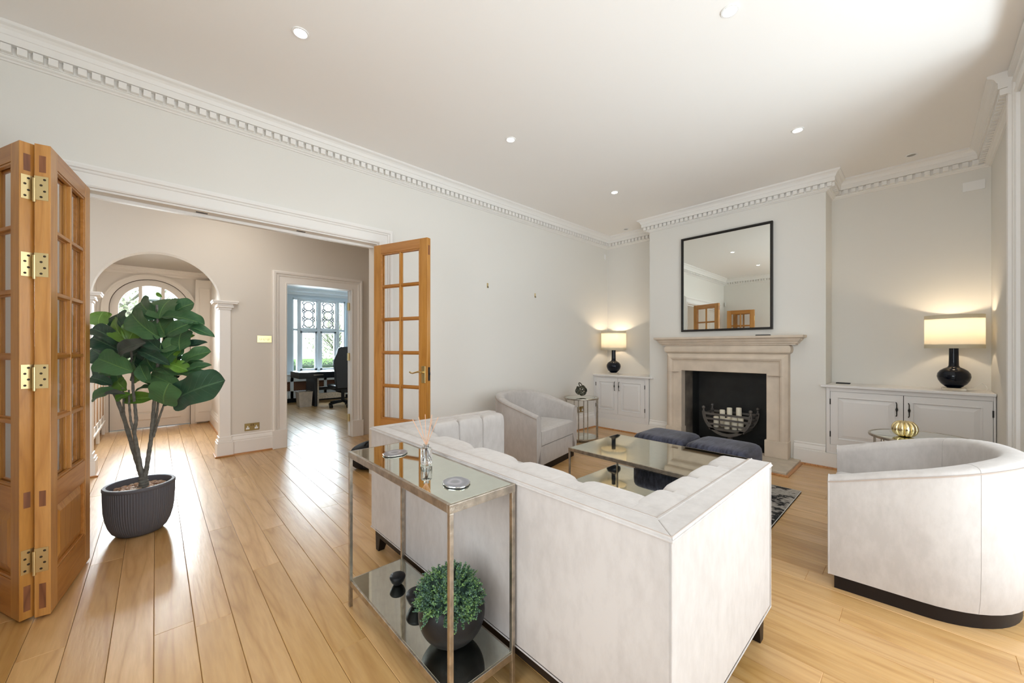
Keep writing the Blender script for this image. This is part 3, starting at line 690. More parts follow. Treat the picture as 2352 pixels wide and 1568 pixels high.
for z, hgt in ((.462, .026), (.400, .024), (.336, .024)):
    hwid = math.sqrt(max(.001, .26 ** 2 - ((gz - z) / 1.03) ** 2))
    for x in (gx0 + .002, gx1): part('bar', MB().box(x, gy - hwid, z - hgt / 2, x + .008, gy + hwid, z + hgt / 2), GRATE, gb_, world=True)
    part('side_bar', MB().box(gx0, gy - hwid - .012, z - .01, gx1, gy - hwid - .004, z + .01), GRATE, gb_, world=True); part('side_bar', MB().box(gx0, gy + hwid + .004, z - .01, gx1, gy + hwid + .012, z + .01), GRATE, gb_, world=True)
part('floor_plate', MB().box(gx0, gy - .20, .262, gx1, gy + .20, .286), GRATE, gb_, world=True)
for sx in (gx0 + .006, gx1 + .006):
    for sy in (-.268, .268):
        part('finial', MB().tube([(sx, gy + sy, gz), (sx, gy + sy, gz + .03)], .012, 8).sphere((sx, gy + sy, gz + .048), .021, 16, 10), GRATE, gb_, world=True, smooth=True)
part('foot', MB().lathe([(.09, 0), (.09, .015), (.03, .03), (.025, .16)], 20, (5.35, gy, .04)), GRATE, gb_, world=True, smooth=True)
cds = [(5.30, 1645, .135, 'shortest white pillar candle, at the left end of the fire basket'), (5.39, 1659, .215, 'tall cream pillar candle, second from the left in the fire basket'), (5.43, 1675.6, .245, 'tall white pillar candle in the middle back of the basket'),
       (5.27, 1669.5, .130, 'short cream pillar candle in the middle front of the basket'), (5.28, 1687, .165, 'medium cream pillar candle just right of the basket middle'), (5.40, 1697, .26, 'tallest cream pillar candle, back right in the basket'), (5.30, 1701.5, .145, 'short cream pillar candle at the right end of the basket')]
for x, px, h, lb in cds:
    v = FW + RT * ((px - CX) / F_PX); y = v.y * x / v.x
    o = part('pillar_candle', MB().lathe([(.001, 0), (.030, 0), (.031, .004), (.031, h - .004), (.0285, h), (.022, h - .006), (.001, h - .008)], 24), WAX, None, smooth=35); o.location = (x, y, .286); tag(o, lb, 'candle', 'pillar candles in the fire basket')
# mirror over the mantel
mr = thing('wall_mirror', 'large square mirror with thin black frame above the mantel', 'mirror', (5.33, 1.737, 1.526))
b = MB(); ya, yb, za, zb = 1.20, 2.274, 1.526, 2.808
for q in ((ya, za, yb, za + .022), (ya, zb - .022, yb, zb), (ya, za + .022, ya + .022, zb - .022), (yb - .022, za + .022, yb, zb - .022)): b.box(5.318, q[0], q[1], XC - .002, q[2], q[3])
part('frame', b, BLACKF, mr, world=True, bev=.003)
part('inner_slip', MB().box(5.33, ya + .022, za + .022, 5.334, ya + .028, zb - .022).box(5.33, yb - .028, za + .022, 5.334, yb - .022, zb - .022).box(5.33, ya + .022, za + .022, 5.334, yb - .022, za + .028).box(5.33, ya + .022, zb - .028, 5.334, yb - .022, zb - .022), BLACKF, mr, world=True)
part('mirror_glass', MB().box(5.336, ya + .02, za + .02, XC - .006, yb - .02, zb - .02), MIRR, mr, world=True)
o = part('remote_control', MB().box(-.02, -.075, 0, .02, .075, .014), BLACKP, None, bev=.004); o.location = (5.27, 1.285, 1.448); o.rotation_euler.z = .1; tag(o, 'slim black remote control lying on the mantel shelf', 'remote')

# ------------------------------------------------------------------ alcove cupboards
def cupboard(label, y0, y1, ztop, ytop0, ytop1, doors, ztd, zbd):
    c = thing('alcove_cupboard', label, 'cupboard', (5.6, (y0 + y1) / 2, .165))
    xf = 5.345
    lo, hi = (ytop0, ytop1) if ytop0 < YW + .1 else (ytop0, ytop1 - .003)
    pl = [(5.312, lo), (5.312, hi), (XC - .002, hi), (XC - .002, min(hi, y1)), (XA - .003, min(hi, y1)), (XA - .003, max(lo, y0)), (XC - .002, max(lo, y0)), (XC - .002, lo)]
    pq = []
    for q in pl:
        if not pq or (abs(q[0] - pq[-1][0]) + abs(q[1] - pq[-1][1])) > 1e-4: pq.append(q)
    part('top', MB().prism(pq, ztop - .026, ztop), CABP, c, world=True, bev=.005, bseg=3)
    b = MB().box(xf, doors[0][0] - .002, .185, xf + .022, doors[-1][1] + .002, zbd - .002).box(xf, doors[0][0] - .002, ztd + .002, xf + .022, doors[-1][1] + .002, ztop - .026)
    b.box(xf, y0, .185, xf + .022, doors[0][0] - .002, ztop - .026).box(xf, doors[-1][1] + .002, .185, xf + .022, y1, ztop - .026)
    b.box(xf + .022, y0, .187, XA - .004, y0 + .02, ztop - .026).box(xf + .022, y1 - .02, .187, XA - .004, y1, ztop - .026).box(xf + .002, y0, .166, XA - .004, y1, .186)
    part('carcase', b, CABP, c, world=True, bev=.002)
    part('inside', MB().box(xf + .024, y0 + .02, .19, xf + .03, y1 - .02, ztop - .03), BLACKP, c, world=True)
    for (d0, d1, hy, hs) in doors:
        fr = .062; b = MB()
        b.box(xf, d0 + .0015, zbd, xf + .020, d0 + fr, ztd).box(xf, d1 - fr, zbd, xf + .020, d1 - .0015, ztd).box(xf, d0 + fr, zbd, xf + .020, d1 - fr, zbd + fr).box(xf, d0 + fr, ztd - fr, xf + .020, d1 - fr, ztd)
        a0, a1, b0, b1 = d0 + fr, d1 - fr, zbd + fr, ztd - fr; m_ = .045
        b.add([(xf + .010, a0, b0), (xf + .010, a1, b0), (xf + .010, a1, b1), (xf + .010, a0, b1), (xf + .002, a0 + m_, b0 + m_), (xf + .002, a1 - m_, b0 + m_), (xf + .002, a1 - m_, b1 - m_), (xf + .002, a0 + m_, b1 - m_), (xf + .012, a0 + .01, b0 + .01), (xf + .012, a1 - .01, b0 + .01), (xf + .012, a1 - .01, b1 - .01), (xf + .012, a0 + .01, b1 - .01)],
              [(4, 5, 6, 7), (8, 9, 5, 4), (9, 10, 6, 5), (10, 11, 7, 6), (11, 8, 4, 7), (0, 1, 9, 8), (1, 2, 10, 9), (2, 3, 11, 10), (3, 0, 8, 11)])
        d = part('door', b, CABP, c, world=True)
        b = MB()
        for q in ((a0 - .004, b0 - .004, a0 + .004, b1 + .004), (a1 - .004, b0 - .004, a1 + .004, b1 + .004), (a0, b0 - .004, a1, b0 + .004), (a0, b1 - .004, a1, b1 + .004)): b.box(xf - .004, q[0], q[1], xf + .008, q[2], q[3])
        part('moulding', b, CABP, d, world=True, bev=.002)
        zt, zl = .765, .632
        part('handle', MB().tube([(xf, hy + .006, zt), (xf - .022, hy + .004, zt), (xf - .030, hy, zt - .012), (xf - .030, hy, zt - .045), (xf - .031, hy, zt - .066), (xf - .030, hy, zt - .088), (xf - .030, hy, zl + .012), (xf - .022, hy + .004, zl), (xf, hy + .006, zl)], [.004, .004, .004, .0045, .0105, .0045, .004, .004, .004], 10), IRON, d, world=True, smooth=True)
        hyy = d0 if abs(hy - d0) > abs(hy - d1) else d1
        for z in (ztd - .11, zbd + .11): part('hinge', MB().box(xf - .004, hyy - .005, z - .03, xf + .002, hyy + .005, z + .03), IRON, d, world=True)
    return c
cupboard('white panelled alcove cupboard with two doors, left of the fireplace', YL + .012, L - .002, .875, 2.69, L, [(2.822, 3.278, 3.245, 1), (3.28, 3.735 - .045, 3.325, 1)], .825, .255)
cupboard('wide white panelled alcove cupboard with two doors, right of the fireplace', YW + .004, .712, .905, YW + .004, .757, [(-.425, .121, .083, 1), (.123, .677, .168, 1)], .835, .265)
o = part('phone', MB().box(-.035, -.06, 0, .035, .06, .012), BLACKP, None, bev=.003); o.location = (5.62, .60, .905); tag(o, 'small flat black device on the right cupboard near the chimney', 'device')

# ------------------------------------------------------------------ table lamps
SHADE = bpy.data.materials.new('lamp_shade'); SHADE.use_nodes = True; nt = SHADE.node_tree; nt.nodes.clear()
out = nt.nodes.new('ShaderNodeOutputMaterial'); d_ = nt.nodes.new('ShaderNodeBsdfDiffuse'); t_ = nt.nodes.new('ShaderNodeBsdfTranslucent'); mx = nt.nodes.new('ShaderNodeMixShader'); mx.inputs[0].default_value = .5
d_.inputs[0].default_value = (.80, .76, .66, 1); t_.inputs[0].default_value = (.62, .565, .46, 1)
nt.links.new(d_.outputs[0], mx.inputs[1]); nt.links.new(t_.outputs[0], mx.inputs[2]); nt.links.new(mx.outputs[0], out.inputs[0])
TRIMB = bpy.data.materials.new('lamp_shade_band'); TRIMB.use_nodes = True; nt = TRIMB.node_tree; nt.nodes.clear()
out = nt.nodes.new('ShaderNodeOutputMaterial'); d_ = nt.nodes.new('ShaderNodeBsdfDiffuse'); t_ = nt.nodes.new('ShaderNodeBsdfTranslucent'); mx = nt.nodes.new('ShaderNodeMixShader'); mx.inputs[0].default_value = .35
d_.inputs[0].default_value = (.70, .68, .57, 1); t_.inputs[0].default_value = (.52, .50, .40, 1)
nt.links.new(d_.outputs[0], mx.inputs[1]); nt.links.new(t_.outputs[0], mx.inputs[2]); nt.links.new(mx.outputs[0], out.inputs[0])
def lamp(label, x, y, z, s, energy):
    l = thing('table_lamp', label, 'lamp', (x, y, z), 0, 'pair of navy table lamps')
    q = s
    part('lamp_foot', MB().lathe([(.001, 0), (.078 * q, 0), (.08 * q, .003), (.08 * q, .024), (.078 * q, .027), (.001, .027)], 40), CLEAR, l, smooth=35)
    P = [(.001, .027), (.045, .027), (.058, .036), (.085, .062), (.103, .095), (.111, .128), (.107, .158), (.090, .186), (.065, .205), (.042, .217), (.034, .232), (.0325, .28), (.031, .40), (.001, .40)]
    part('lamp_body', MB().lathe([(r * q, .027 + (zz - .027) * 1.0) for r, zz in P], 48), NAVYG, l, smooth=60)
    part('stem', MB().tube([(0, 0, .40), (0, 0, .46)], .006, 8), CHROME, l)
    r = .193 * q
    part('lamp_shade', MB().lathe([(r, .40), (r, .70)], 64).__class__().add([(r * math.cos(2 * PI * k / 64), r * math.sin(2 * PI * k / 64), zz) for zz in (.395, .705) for k in range(64)], [(k, (k + 1) % 64, 64 + (k + 1) % 64, 64 + k) for k in range(64)]), SHADE, l, smooth=True)
    for z0, z1 in ((.395, .432), (.668, .705)):
        part('shade_band', MB().add([((r + .0012) * math.cos(2 * PI * k / 64), (r + .0012) * math.sin(2 * PI * k / 64), zz) for zz in (z0, z1) for k in range(64)], [(k, (k + 1) % 64, 64 + (k + 1) % 64, 64 + k) for k in range(64)]), TRIMB, l, smooth=True)
    part('spider', MB().tube([(-r, 0, .43), (r, 0, .43)], .0015, 6).tube([(0, -r, .43), (0, r, .43)], .0015, 6), CHROME, l)
    part('bulb', MB().sphere((0, 0, .55), .028, 16, 10), mat('bulb', (1, .85, .6), emit=(1, .72, .40), estr=12), l, smooth=True)
    d = bpy.data.lights.new('lamp_light', 'POINT'); d.energy = energy; d.color = (1, .78, .54); d.shadow_soft_size = .03
    o = bpy.data.objects.new('lamp_light', d); COL.objects.link(o); o.location = (x, y, z + .60)
    return l
lamp('navy glazed table lamp with cream drum shade on the left cupboard', 5.53, 3.47, .875, 1.03, 5.5)
lamp('navy glazed table lamp with cream drum shade on the right cupboard', 5.50, -.205, .905, .98, 5.5)
tag(part('lamp_cord', MB().tube([(5.55, -.27, .912), (5.60, -.31, .935), (5.64, -.335, .925), (5.66, -.36, .95), (5.70, -.385, .97), (5.72, -.41, .95), (5.69, -.42, .92), (5.66, -.41, .909)], .0025, 6), WHITEP, None, smooth=True), 'thin pale lamp cord trailing to the wall on the right cupboard', 'cord')

# ------------------------------------------------------------------ sofa
sx0, sx1, sy0, sy1, sz = 1.022, 2.01, .462, 2.435, .79
so = thing('sofa', 'cream velvet sofa with channelled inside back and high square arms', 'sofa', ((sx0 + sx1) / 2, (sy0 + sy1) / 2, 0))
bk = .15; am = .15; FB = .148
b = MB(); g = .001
q = sx0 + bk + .03
part('frame', MB().prism([(sx0, sy0), (sx1, sy0), (sx1, sy0 + am), (q, sy0 + am), (q, sy1 - am), (sx1, sy1 - am), (sx1, sy1), (sx0, sy1)], FB, sz - .004), VELVET, so, world=True, bev=.009, bseg=3, smooth=30)
# flat top rail panels with mitre and double piping
zt = sz
def slab(pts, z0, z1): return MB().prism(pts, z0, z1)
rw = .088
part('top_rail', slab([(sx0 - .004, sy0 - .004), (sx0 + rw, sy0 + rw), (sx0 + rw, sy1 - rw), (sx0 - .004, sy1 + .004)], sz - .012, sz), VELVET, so, world=True, bev=.004)
part('top_rail', slab([(sx0 - .004, sy0 - .004), (sx1 + .004, sy0 - .004), (sx1 + .004, sy0 + rw), (sx0 + rw, sy0 + rw)], sz - .012, sz), VELVET, so, world=True, bev=.004)
part('top_rail', slab([(sx0 - .004, sy1 + .004), (sx0 + rw, sy1 - rw), (sx1 + .004, sy1 - rw), (sx1 + .004, sy1 + .004)], sz - .012, sz), VELVET, so, world=True, bev=.004)
o_ = .003
def U(off, z): return [(sx1 + (-off if off > 0 else .004) * 0 + .002, sy0 + off, z), (sx0 + off, sy0 + off, z), (sx0 + off, sy1 - off, z), (sx1 + .002, sy1 - off, z)]
part('piping', MB().tube(U(-.004, sz - .012), .0045, 8), VELVET, so, world=True, smooth=True)
part('piping', MB().tube(U(.0, sz - .002), .003, 8), PIPING_SHADE, so, world=True, smooth=True)
part('piping', MB().tube(U(rw - .014, sz), .0035, 8), VELVET, so, world=True, smooth=True)
part('piping', MB().tube(U(rw - .004, sz - .002), .003, 8), PIPING_SHADE, so, world=True, smooth=True)
part('piping', MB().tube([(sx0 - .001, sy0 - .001, FB), (sx0 - .001, sy0 - .001, sz - .01)], .003, 6), VELVET, so, world=True)
part('piping', MB().tube([(sx1 + .002, sy0, FB), (sx1 + .002, sy0, sz - .01), (sx1 + .002, sy0 + am, sz - .01), (sx1 + .002, sy0 + am, FB)], .003, 6), VELVET, so, world=True)
part('piping', MB().tube([(sx1, sy0 - .001, FB), (sx0 - .001, sy0 - .001, FB), (sx0 - .001, sy1 + .001, FB), (sx1, sy1, FB)], .003, 6), VELVET, so, world=True)
# channels inside back and arms
nb = 5; L0, L1 = sy0 + am - .03, sy1 - am + .03; wch = (L1 - L0) / nb
for i in range(nb):
    part('back_channel', MB().sbox(sx0 + .160, L0 + wch * (i + .5), .590, .100, wch / 2 + .004, .20, 5.5, 10), VELVET, so, world=True, smooth=True)
na = 4; A0, A1 = sx0 + .13, sx1 - .002; wa = (A1 - A0) / na
for yy, sg in ((sy0 + .135, 1), (sy1 - .135, -1)):
    for i in range(na):
        part('arm_channel', MB().sbox(A0 + wa * (i + .5), yy, .592, wa / 2 + .003, .070, .200, 8, 10), VELVET, so, world=True, smooth=True)
part('seat_base', MB().box(sx0 + bk, sy0 + am - .01, FB, sx1 - .02, sy1 - am + .01, .30), VELVET, so, world=True, bev=.01)
ym = (sy0 + sy1) / 2
part('seat_cushion', MB().sbox(sx0 + .60, (sy0 + am + ym) / 2, .375, .415, (ym - sy0 - am) / 2, .085, 7, 8), VELVET, so, world=True, smooth=True)
part('seat_cushion', MB().sbox(sx0 + .60, (sy1 - am + ym) / 2, .375, .415, (sy1 - am - ym) / 2, .085, 7, 8), VELVET, so, world=True, smooth=True)
part('plinth_rail', MB().box(sx0 + .02, sy0 + .02, .092, sx1 - .02, sy1 - .02, FB), DARKW, so, world=True, bev=.002)
for (x, y, ax, ay) in ((sx0 + .02, sy0 + .02, 1, 1), (sx1 - .02, sy0 + .02, -1, 1), (sx0 + .02, sy1 - .02, 1, -1), (sx1 - .02, sy1 - .02, -1, -1)):
    w0, w1 = .075, .042
    q = [(x, y), (x + ax * w0, y), (x + ax * w0, y + ay * w0), (x, y + ay * w0)]; r_ = [(x + ax * .002, y + ay * .002), (x + ax * w1, y + ay * .002), (x + ax * w1, y + ay * w1), (x + ax * .002, y + ay * w1)]
    part('leg', MB().add([(*p, 0) for p in r_] + [(*p, .12) for p in q], [(0, 3, 2, 1), (4, 5, 6, 7), (0, 1, 5, 4), (1, 2, 6, 5), (2, 3, 7, 6), (3, 0, 4, 7)]), DARKW, so, world=True, bev=.002)

# ------------------------------------------------------------------ console table behind the sofa
kx0, kx1, ky0, ky1, kz = .711, 1.011, 1.064, 1.975, .78
ct = thing('console_table', 'slim silver metal console table with mirrored top and shelf behind the sofa', 'console table', ((kx0 + kx1) / 2, (ky0 + ky1) / 2, 0))
def frame(parent, x0, x1, y0, y1, zt, hh, t, lt, shelf=None, M1=AMIRR, M2=AMIRD, zb=0):
    b = MB(); b.box(x0, y0, zt - hh, x1, y0 + t, zt).box(x0, y1 - t, zt - hh, x1, y1, zt).box(x0, y0 + t, zt - hh, x0 + t, y1 - t, zt).box(x1 - t, y0 + t, zt - hh, x1, y1 - t, zt)
    part('top_frame', b, SILV, parent, world=True, bev=.0015)
    part('mirror_top', MB().box(x0 + .006, y0 + .006, zt - .010, x1 - .006, y1 - .006, zt - .002).box(x0 + .012, y0 + .012, zt - .0025, x1 - .012, y1 - .012, zt + .0005), M1, parent, world=True, bev=.0012)
    part('glass_edge', MB().box(x0 + .003, y0 + .003, zt - .012, x1 - .003, y1 - .003, zt - .0035), mat('green_glass_edge', (.04, .10, .085), .1), parent, world=True)
    for x in (x0, x1 - lt):
        for y in (y0, y1 - lt): part('leg', MB().box(x + .001, y + .001, zb, x + lt - .001, y + lt - .001, zt - hh), SILV, parent, world=True, bev=.0015)
    if shelf:
        b = MB(); z = shelf; i_ = .004
        b.box(x0 + i_, y0 + i_, z - .028, x1 - i_, y0 + t, z).box(x0 + i_, y1 - t, z - .028, x1 - i_, y1 - i_, z).box(x0 + i_, y0 + t, z - .028, x0 + t, y1 - t, z).box(x1 - t, y0 + t, z - .028, x1 - i_, y1 - t, z)
        part('shelf_frame', b, SILV, parent, world=True, bev=.0015)
        part('mirror_shelf', MB().box(x0 + .012, y0 + .012, z - .01, x1 - .012, y1 - .012, z + .001), M2, parent, world=True, bev=.001)
frame(ct, kx0, kx1, ky0, ky1, kz, .030, .016, .018, .135)
AG = bpy.data.materials.new('agate'); AG.use_nodes = True; nt = AG.node_tree; bb = nt.nodes['Principled BSDF']; tc = nt.nodes.new('ShaderNodeTexCoord'); wv = nt.nodes.new('ShaderNodeTexWave'); wv.wave_type = 'RINGS'; wv.rings_direction = 'Z'
wv.inputs['Scale'].default_value = 7; wv.inputs['Distortion'].default_value = 5; nt.links.new(tc.outputs['Object'], wv.inputs[0]); nt.links.new(ramp(nt, wv.outputs[0], [(0, (.20, .20, .22)), (.7, (.25, .25, .275)), (1, (.34, .34, .36))]), bb.inputs['Base Color']); bb.inputs['Roughness'].default_value = .15
def agate(x, y, r, e, a, lb):
    t = thing('agate_coaster', lb, 'coaster', (x, y, kz + .001), a)
    rr = random.Random(int(r * 999)); ph = [rr.uniform(0, 6) for _ in range(4)]
    def prof(a_, k): return k * (1 + .05 * math.sin(2 * a_ + ph[0]) + .03 * math.sin(5 * a_ + ph[1]) + .012 * math.sin(11 * a_ + ph[2]))
    n = 72
    part('slice', MB().prism([(e * prof(2 * PI * i / n, r) * math.cos(2 * PI * i / n), prof(2 * PI * i / n, r) * math.sin(2 * PI * i / n)) for i in range(n)], .001, .0075), AG, t, smooth=30)
    part('silver_rim', MB().tube([(e * prof(2 * PI * i / n, r + .001) * math.cos(2 * PI * i / n), prof(2 * PI * i / n, r + .001) * math.sin(2 * PI * i / n), .0045 + .0004 * math.sin(i * 2.4)) for i in range(n)], .0024, 6, closed=True), CHROME, t, smooth=True)
agate(.862, 1.765, .052, 1.1, .3, 'grey agate coaster near the far end of the console top')
agate(.845, 1.219, .050, 1.12, 1.0, 'grey agate coaster near the sofa-corner end of the console top, right of the diffuser')
df = thing('reed_diffuser', 'clear glass reed diffuser with thin reeds on the console table', 'diffuser', (.893, 1.524, kz + .001))
part('bottle', MB().lathe([(.001, 0), (.024, 0), (.0255, .003), (.0255, .066), (.022, .071), (.012, .073), (.011, .083), (.013, .084), (.013, .087), (.009, .087), (.008, .074), (.020, .067), (.0225, .062), (.0225, .012), (.001, .010)], 32), CLEAR, df, smooth=35)
part('liquid', MB().lathe([(.001, .0105), (.0220, .0125), (.0220, .03), (.001, .03)], 32), mat('diffuser_oil', (.95, .90, .86), .02, trans=1, ior=1.36), df, smooth=35)
for i, (ex, ey) in enumerate(((-.045, .045), (-.020, .035), (.018, -.018), (.012, -.03), (.034, -.045), (.0, .01))):
    part('reed', MB().tube([(-ex * .35, -ey * .35, .013), (ex * .05, ey * .05, .086), (ex, ey, .20 + .01 * (i % 3))], .0014, 6), mat('reed_wood', (.62, .36, .22), .6), df)
for x, y, s, lb in ((.874, 1.765, .038, 'small round black stone bowl, alone near the far end of the console shelf'), (.868, 1.56, .050, 'round black stone bowl half hidden beside the shrub on the console shelf')):
    o = part('stone_bowl', MB().lathe([(.001, 0), (.42 * s, 0), (.55 * s, .10 * s), (.80 * s, .42 * s), (.98 * s, .85 * s), (1.0 * s, 1.0 * s), (.92 * s, 1.18 * s), (.6 * s, 1.30 * s), (.001, 1.32 * s)], 32), BLACKP, None, smooth=60); o.location = (x, y, .137); tag(o, lb, 'bowl', 'black stone bowls on the console shelf')

# shrub in black globe pot
SX, SY, SZ0 = .862, 1.275, .136
sp = thing('potted_shrub', 'bushy small-leaved artificial shrub in a black globe pot on the console shelf', 'plant', (SX, SY, SZ0))
R = .131
pr = [(.001, 0), (.05, 0)] + [(R * math.sin(a), .122 - R * .93 * math.cos(a)) for a in [PI * t / 24 for t in range(4, 20)]] + [(.075, .222), (.07, .205), (.001, .20)]
part('pot', MB().lathe(pr, 48), mat('black_clay_pot', (.012, .0115, .012), .42, spec=.3, bump=.05, bscale=160), sp, smooth=60)
def shrub_mesh():
    rr = random.Random(5); b = MB()
    stems = MB()
    for k in range(430):
        th = rr.uniform(0, 2 * PI); cz = rr.uniform(-.42, 1); sn = math.sqrt(1 - cz * cz)
        d = Vector((sn * math.cos(th), sn * math.sin(th), cz))
        c = Vector((-.032, -.034, .200)); ax = Vector((.128, .132, .106))
        if d.z < 0: ax.z = .095
        p0 = c + Vector((d.x * ax.x, d.y * ax.y, d.z * ax.z)) * .62; u_ = (d + Vector((rr.uniform(-.35, .35), rr.uniform(-.35, .35), rr.uniform(-.1, .45)))).normalized()
        ln = rr.uniform(.032, .062); p = [p0 + u_ * ln * t for t in (0, .33, .66, 1)]
        stems.tube(p, .0012, 4)
        for s in range(0, 17):
            t = s / 16; i = min(2, int(t * 3)); q = p[i].lerp(p[i + 1], t * 3 - i)
            for sd in range(3):
                a = (u_ * .45 + Vector((rr.uniform(-1, 1), rr.uniform(-1, 1), rr.uniform(-1, 1)))).normalized(); u = a.cross(Vector((rr.uniform(-1, 1), rr.uniform(-1, 1), 1))).normalized()
                l = rr.uniform(.007, .0115) * (1.15 - .4 * t); wd = l * .75; n_ = a.cross(u) * l * .15
                b.add([q, q + a * l * .5 + u * wd * .5 + n_, q + a * l, q + a * l * .5 - u * wd * .5 + n_], [(0, 1, 2, 3)])
    return b, stems
lm = bpy.data.materials.new('shrub_leaf'); lm.use_nodes = True; nt = lm.node_tree; bb = nt.nodes['Principled BSDF']; g = nt.nodes.new('ShaderNodeNewGeometry'); tc = nt.nodes.new('ShaderNodeTexCoord'); nz = nt.nodes.new('ShaderNodeTexNoise'); nz.inputs['Scale'].default_value = 22; nt.links.new(tc.outputs['Object'], nz.inputs[0])
ad = nt.nodes.new('ShaderNodeMath'); ad.operation = 'MULTIPLY_ADD'; ad.inputs[1].default_value = .45; nt.links.new(g.outputs['Random Per Island'], ad.inputs[0]); nt.links.new(nz.outputs[0], ad.inputs[2])
nt.links.new(ramp(nt, ad.outputs[0], [(.35, (.035, .075, .055)), (.62, (.085, .16, .12)), (.80, (.12, .24, .09)), (.98, (.26, .42, .12))]), bb.inputs['Base Color']); bb.inputs['Roughness'].default_value = .6
fb, stb = shrub_mesh()
part('foliage', fb, lm, sp, kind='stuff', recalc=False); part('stems', stb, mat('shrub_stem', (.03, .06, .03), .8), sp, kind='stuff')
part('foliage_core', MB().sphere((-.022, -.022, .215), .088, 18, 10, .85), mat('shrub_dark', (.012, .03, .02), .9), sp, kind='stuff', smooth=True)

# ------------------------------------------------------------------ rug, coffee table, ottomans
RUG = bpy.data.materials.new('abstract_rug'); RUG.use_nodes = True; nt = RUG.node_tree; bb = nt.nodes['Principled BSDF']; tc = nt.nodes.new('ShaderNodeTexCoord')
n1 = nt.nodes.new('ShaderNodeTexNoise'); n1.inputs['Scale'].default_value = 2.6; n1.inputs['Detail'].default_value = 9; n1.inputs['Roughness'].default_value = .72
n2 = nt.nodes.new('ShaderNodeTexNoise'); n2.inputs['Scale'].default_value = 26; n2.inputs['Detail'].default_value = 6; nt.links.new(tc.outputs['Object'], n1.inputs[0]); nt.links.new(tc.outputs['Object'], n2.inputs[0])
ad = nt.nodes.new('ShaderNodeMath'); ad.operation = 'MULTIPLY_ADD'; ad.inputs[1].default_value = .30; nt.links.new(n2.outputs[0], ad.inputs[0]); nt.links.new(n1.outputs[0], ad.inputs[2])
nt.links.new(ramp(nt, ad.outputs[0], [(.60, (.012, .012, .013)), (.625, (.03, .03, .03)), (.635, (.22, .20, .18)), (.70, (.42, .39, .35)), (.80, (.20, .19, .175))]), bb.inputs['Base Color']); bb.inputs['Roughness'].default_value = .95
rg = thing('rug', 'black and grey abstract patterned rug under the coffee table and footstools', 'rug', (3.1, 1.39, 0))
part('pile', MB().box(1.93, .745, .001, 4.262, 2.04, .012), RUG, rg, world=True, bev=.003)
part('edge_binding', MB().sweep([(1.925, .740), (4.267, .740), (4.267, 2.045), (1.925, 2.045)], [(0, 0), (.006, 0), (.006, .011), (0, .011)], closed=True), mat('rug_binding', (.62, .60, .57), .9), rg, world=True)
cf = thing('coffee_table', 'low silver metal coffee table with antique mirror top and lower shelf', 'coffee table', (2.95, 1.48, .012))
tcx = bpy.data.objects
frame(cf, 2.572, 3.335, .90, 2.055, .455, .028, .02, .016, .165, zb=.0125)
def ottoman(x, y, a, lb):
    o = thing('ottoman', lb, 'footstool', (x, y, .012), a, 'navy velvet footstools')
    part('cushion', MB().sbox(0, 0, .235, .26, .26, .195, 8, 10), NAVY, o, smooth=True)
    part('base', MB().box(-.23, -.23, .005, .23, .23, .05), BLACKP, o, bev=.004)
    for sx in (-1, 1):
        for sy in (-1, 1): part('foot', MB().lathe([(.015, 0), (.018, .006)], 12, (sx * .2, sy * .2, 0)), BLACKP, o)
ottoman(3.80, 1.765, .02, 'navy blue crushed velvet footstool nearer the left wall')
ottoman(3.78, 1.235, -.02, 'navy blue crushed velvet footstool nearer the cream armchair on the right')

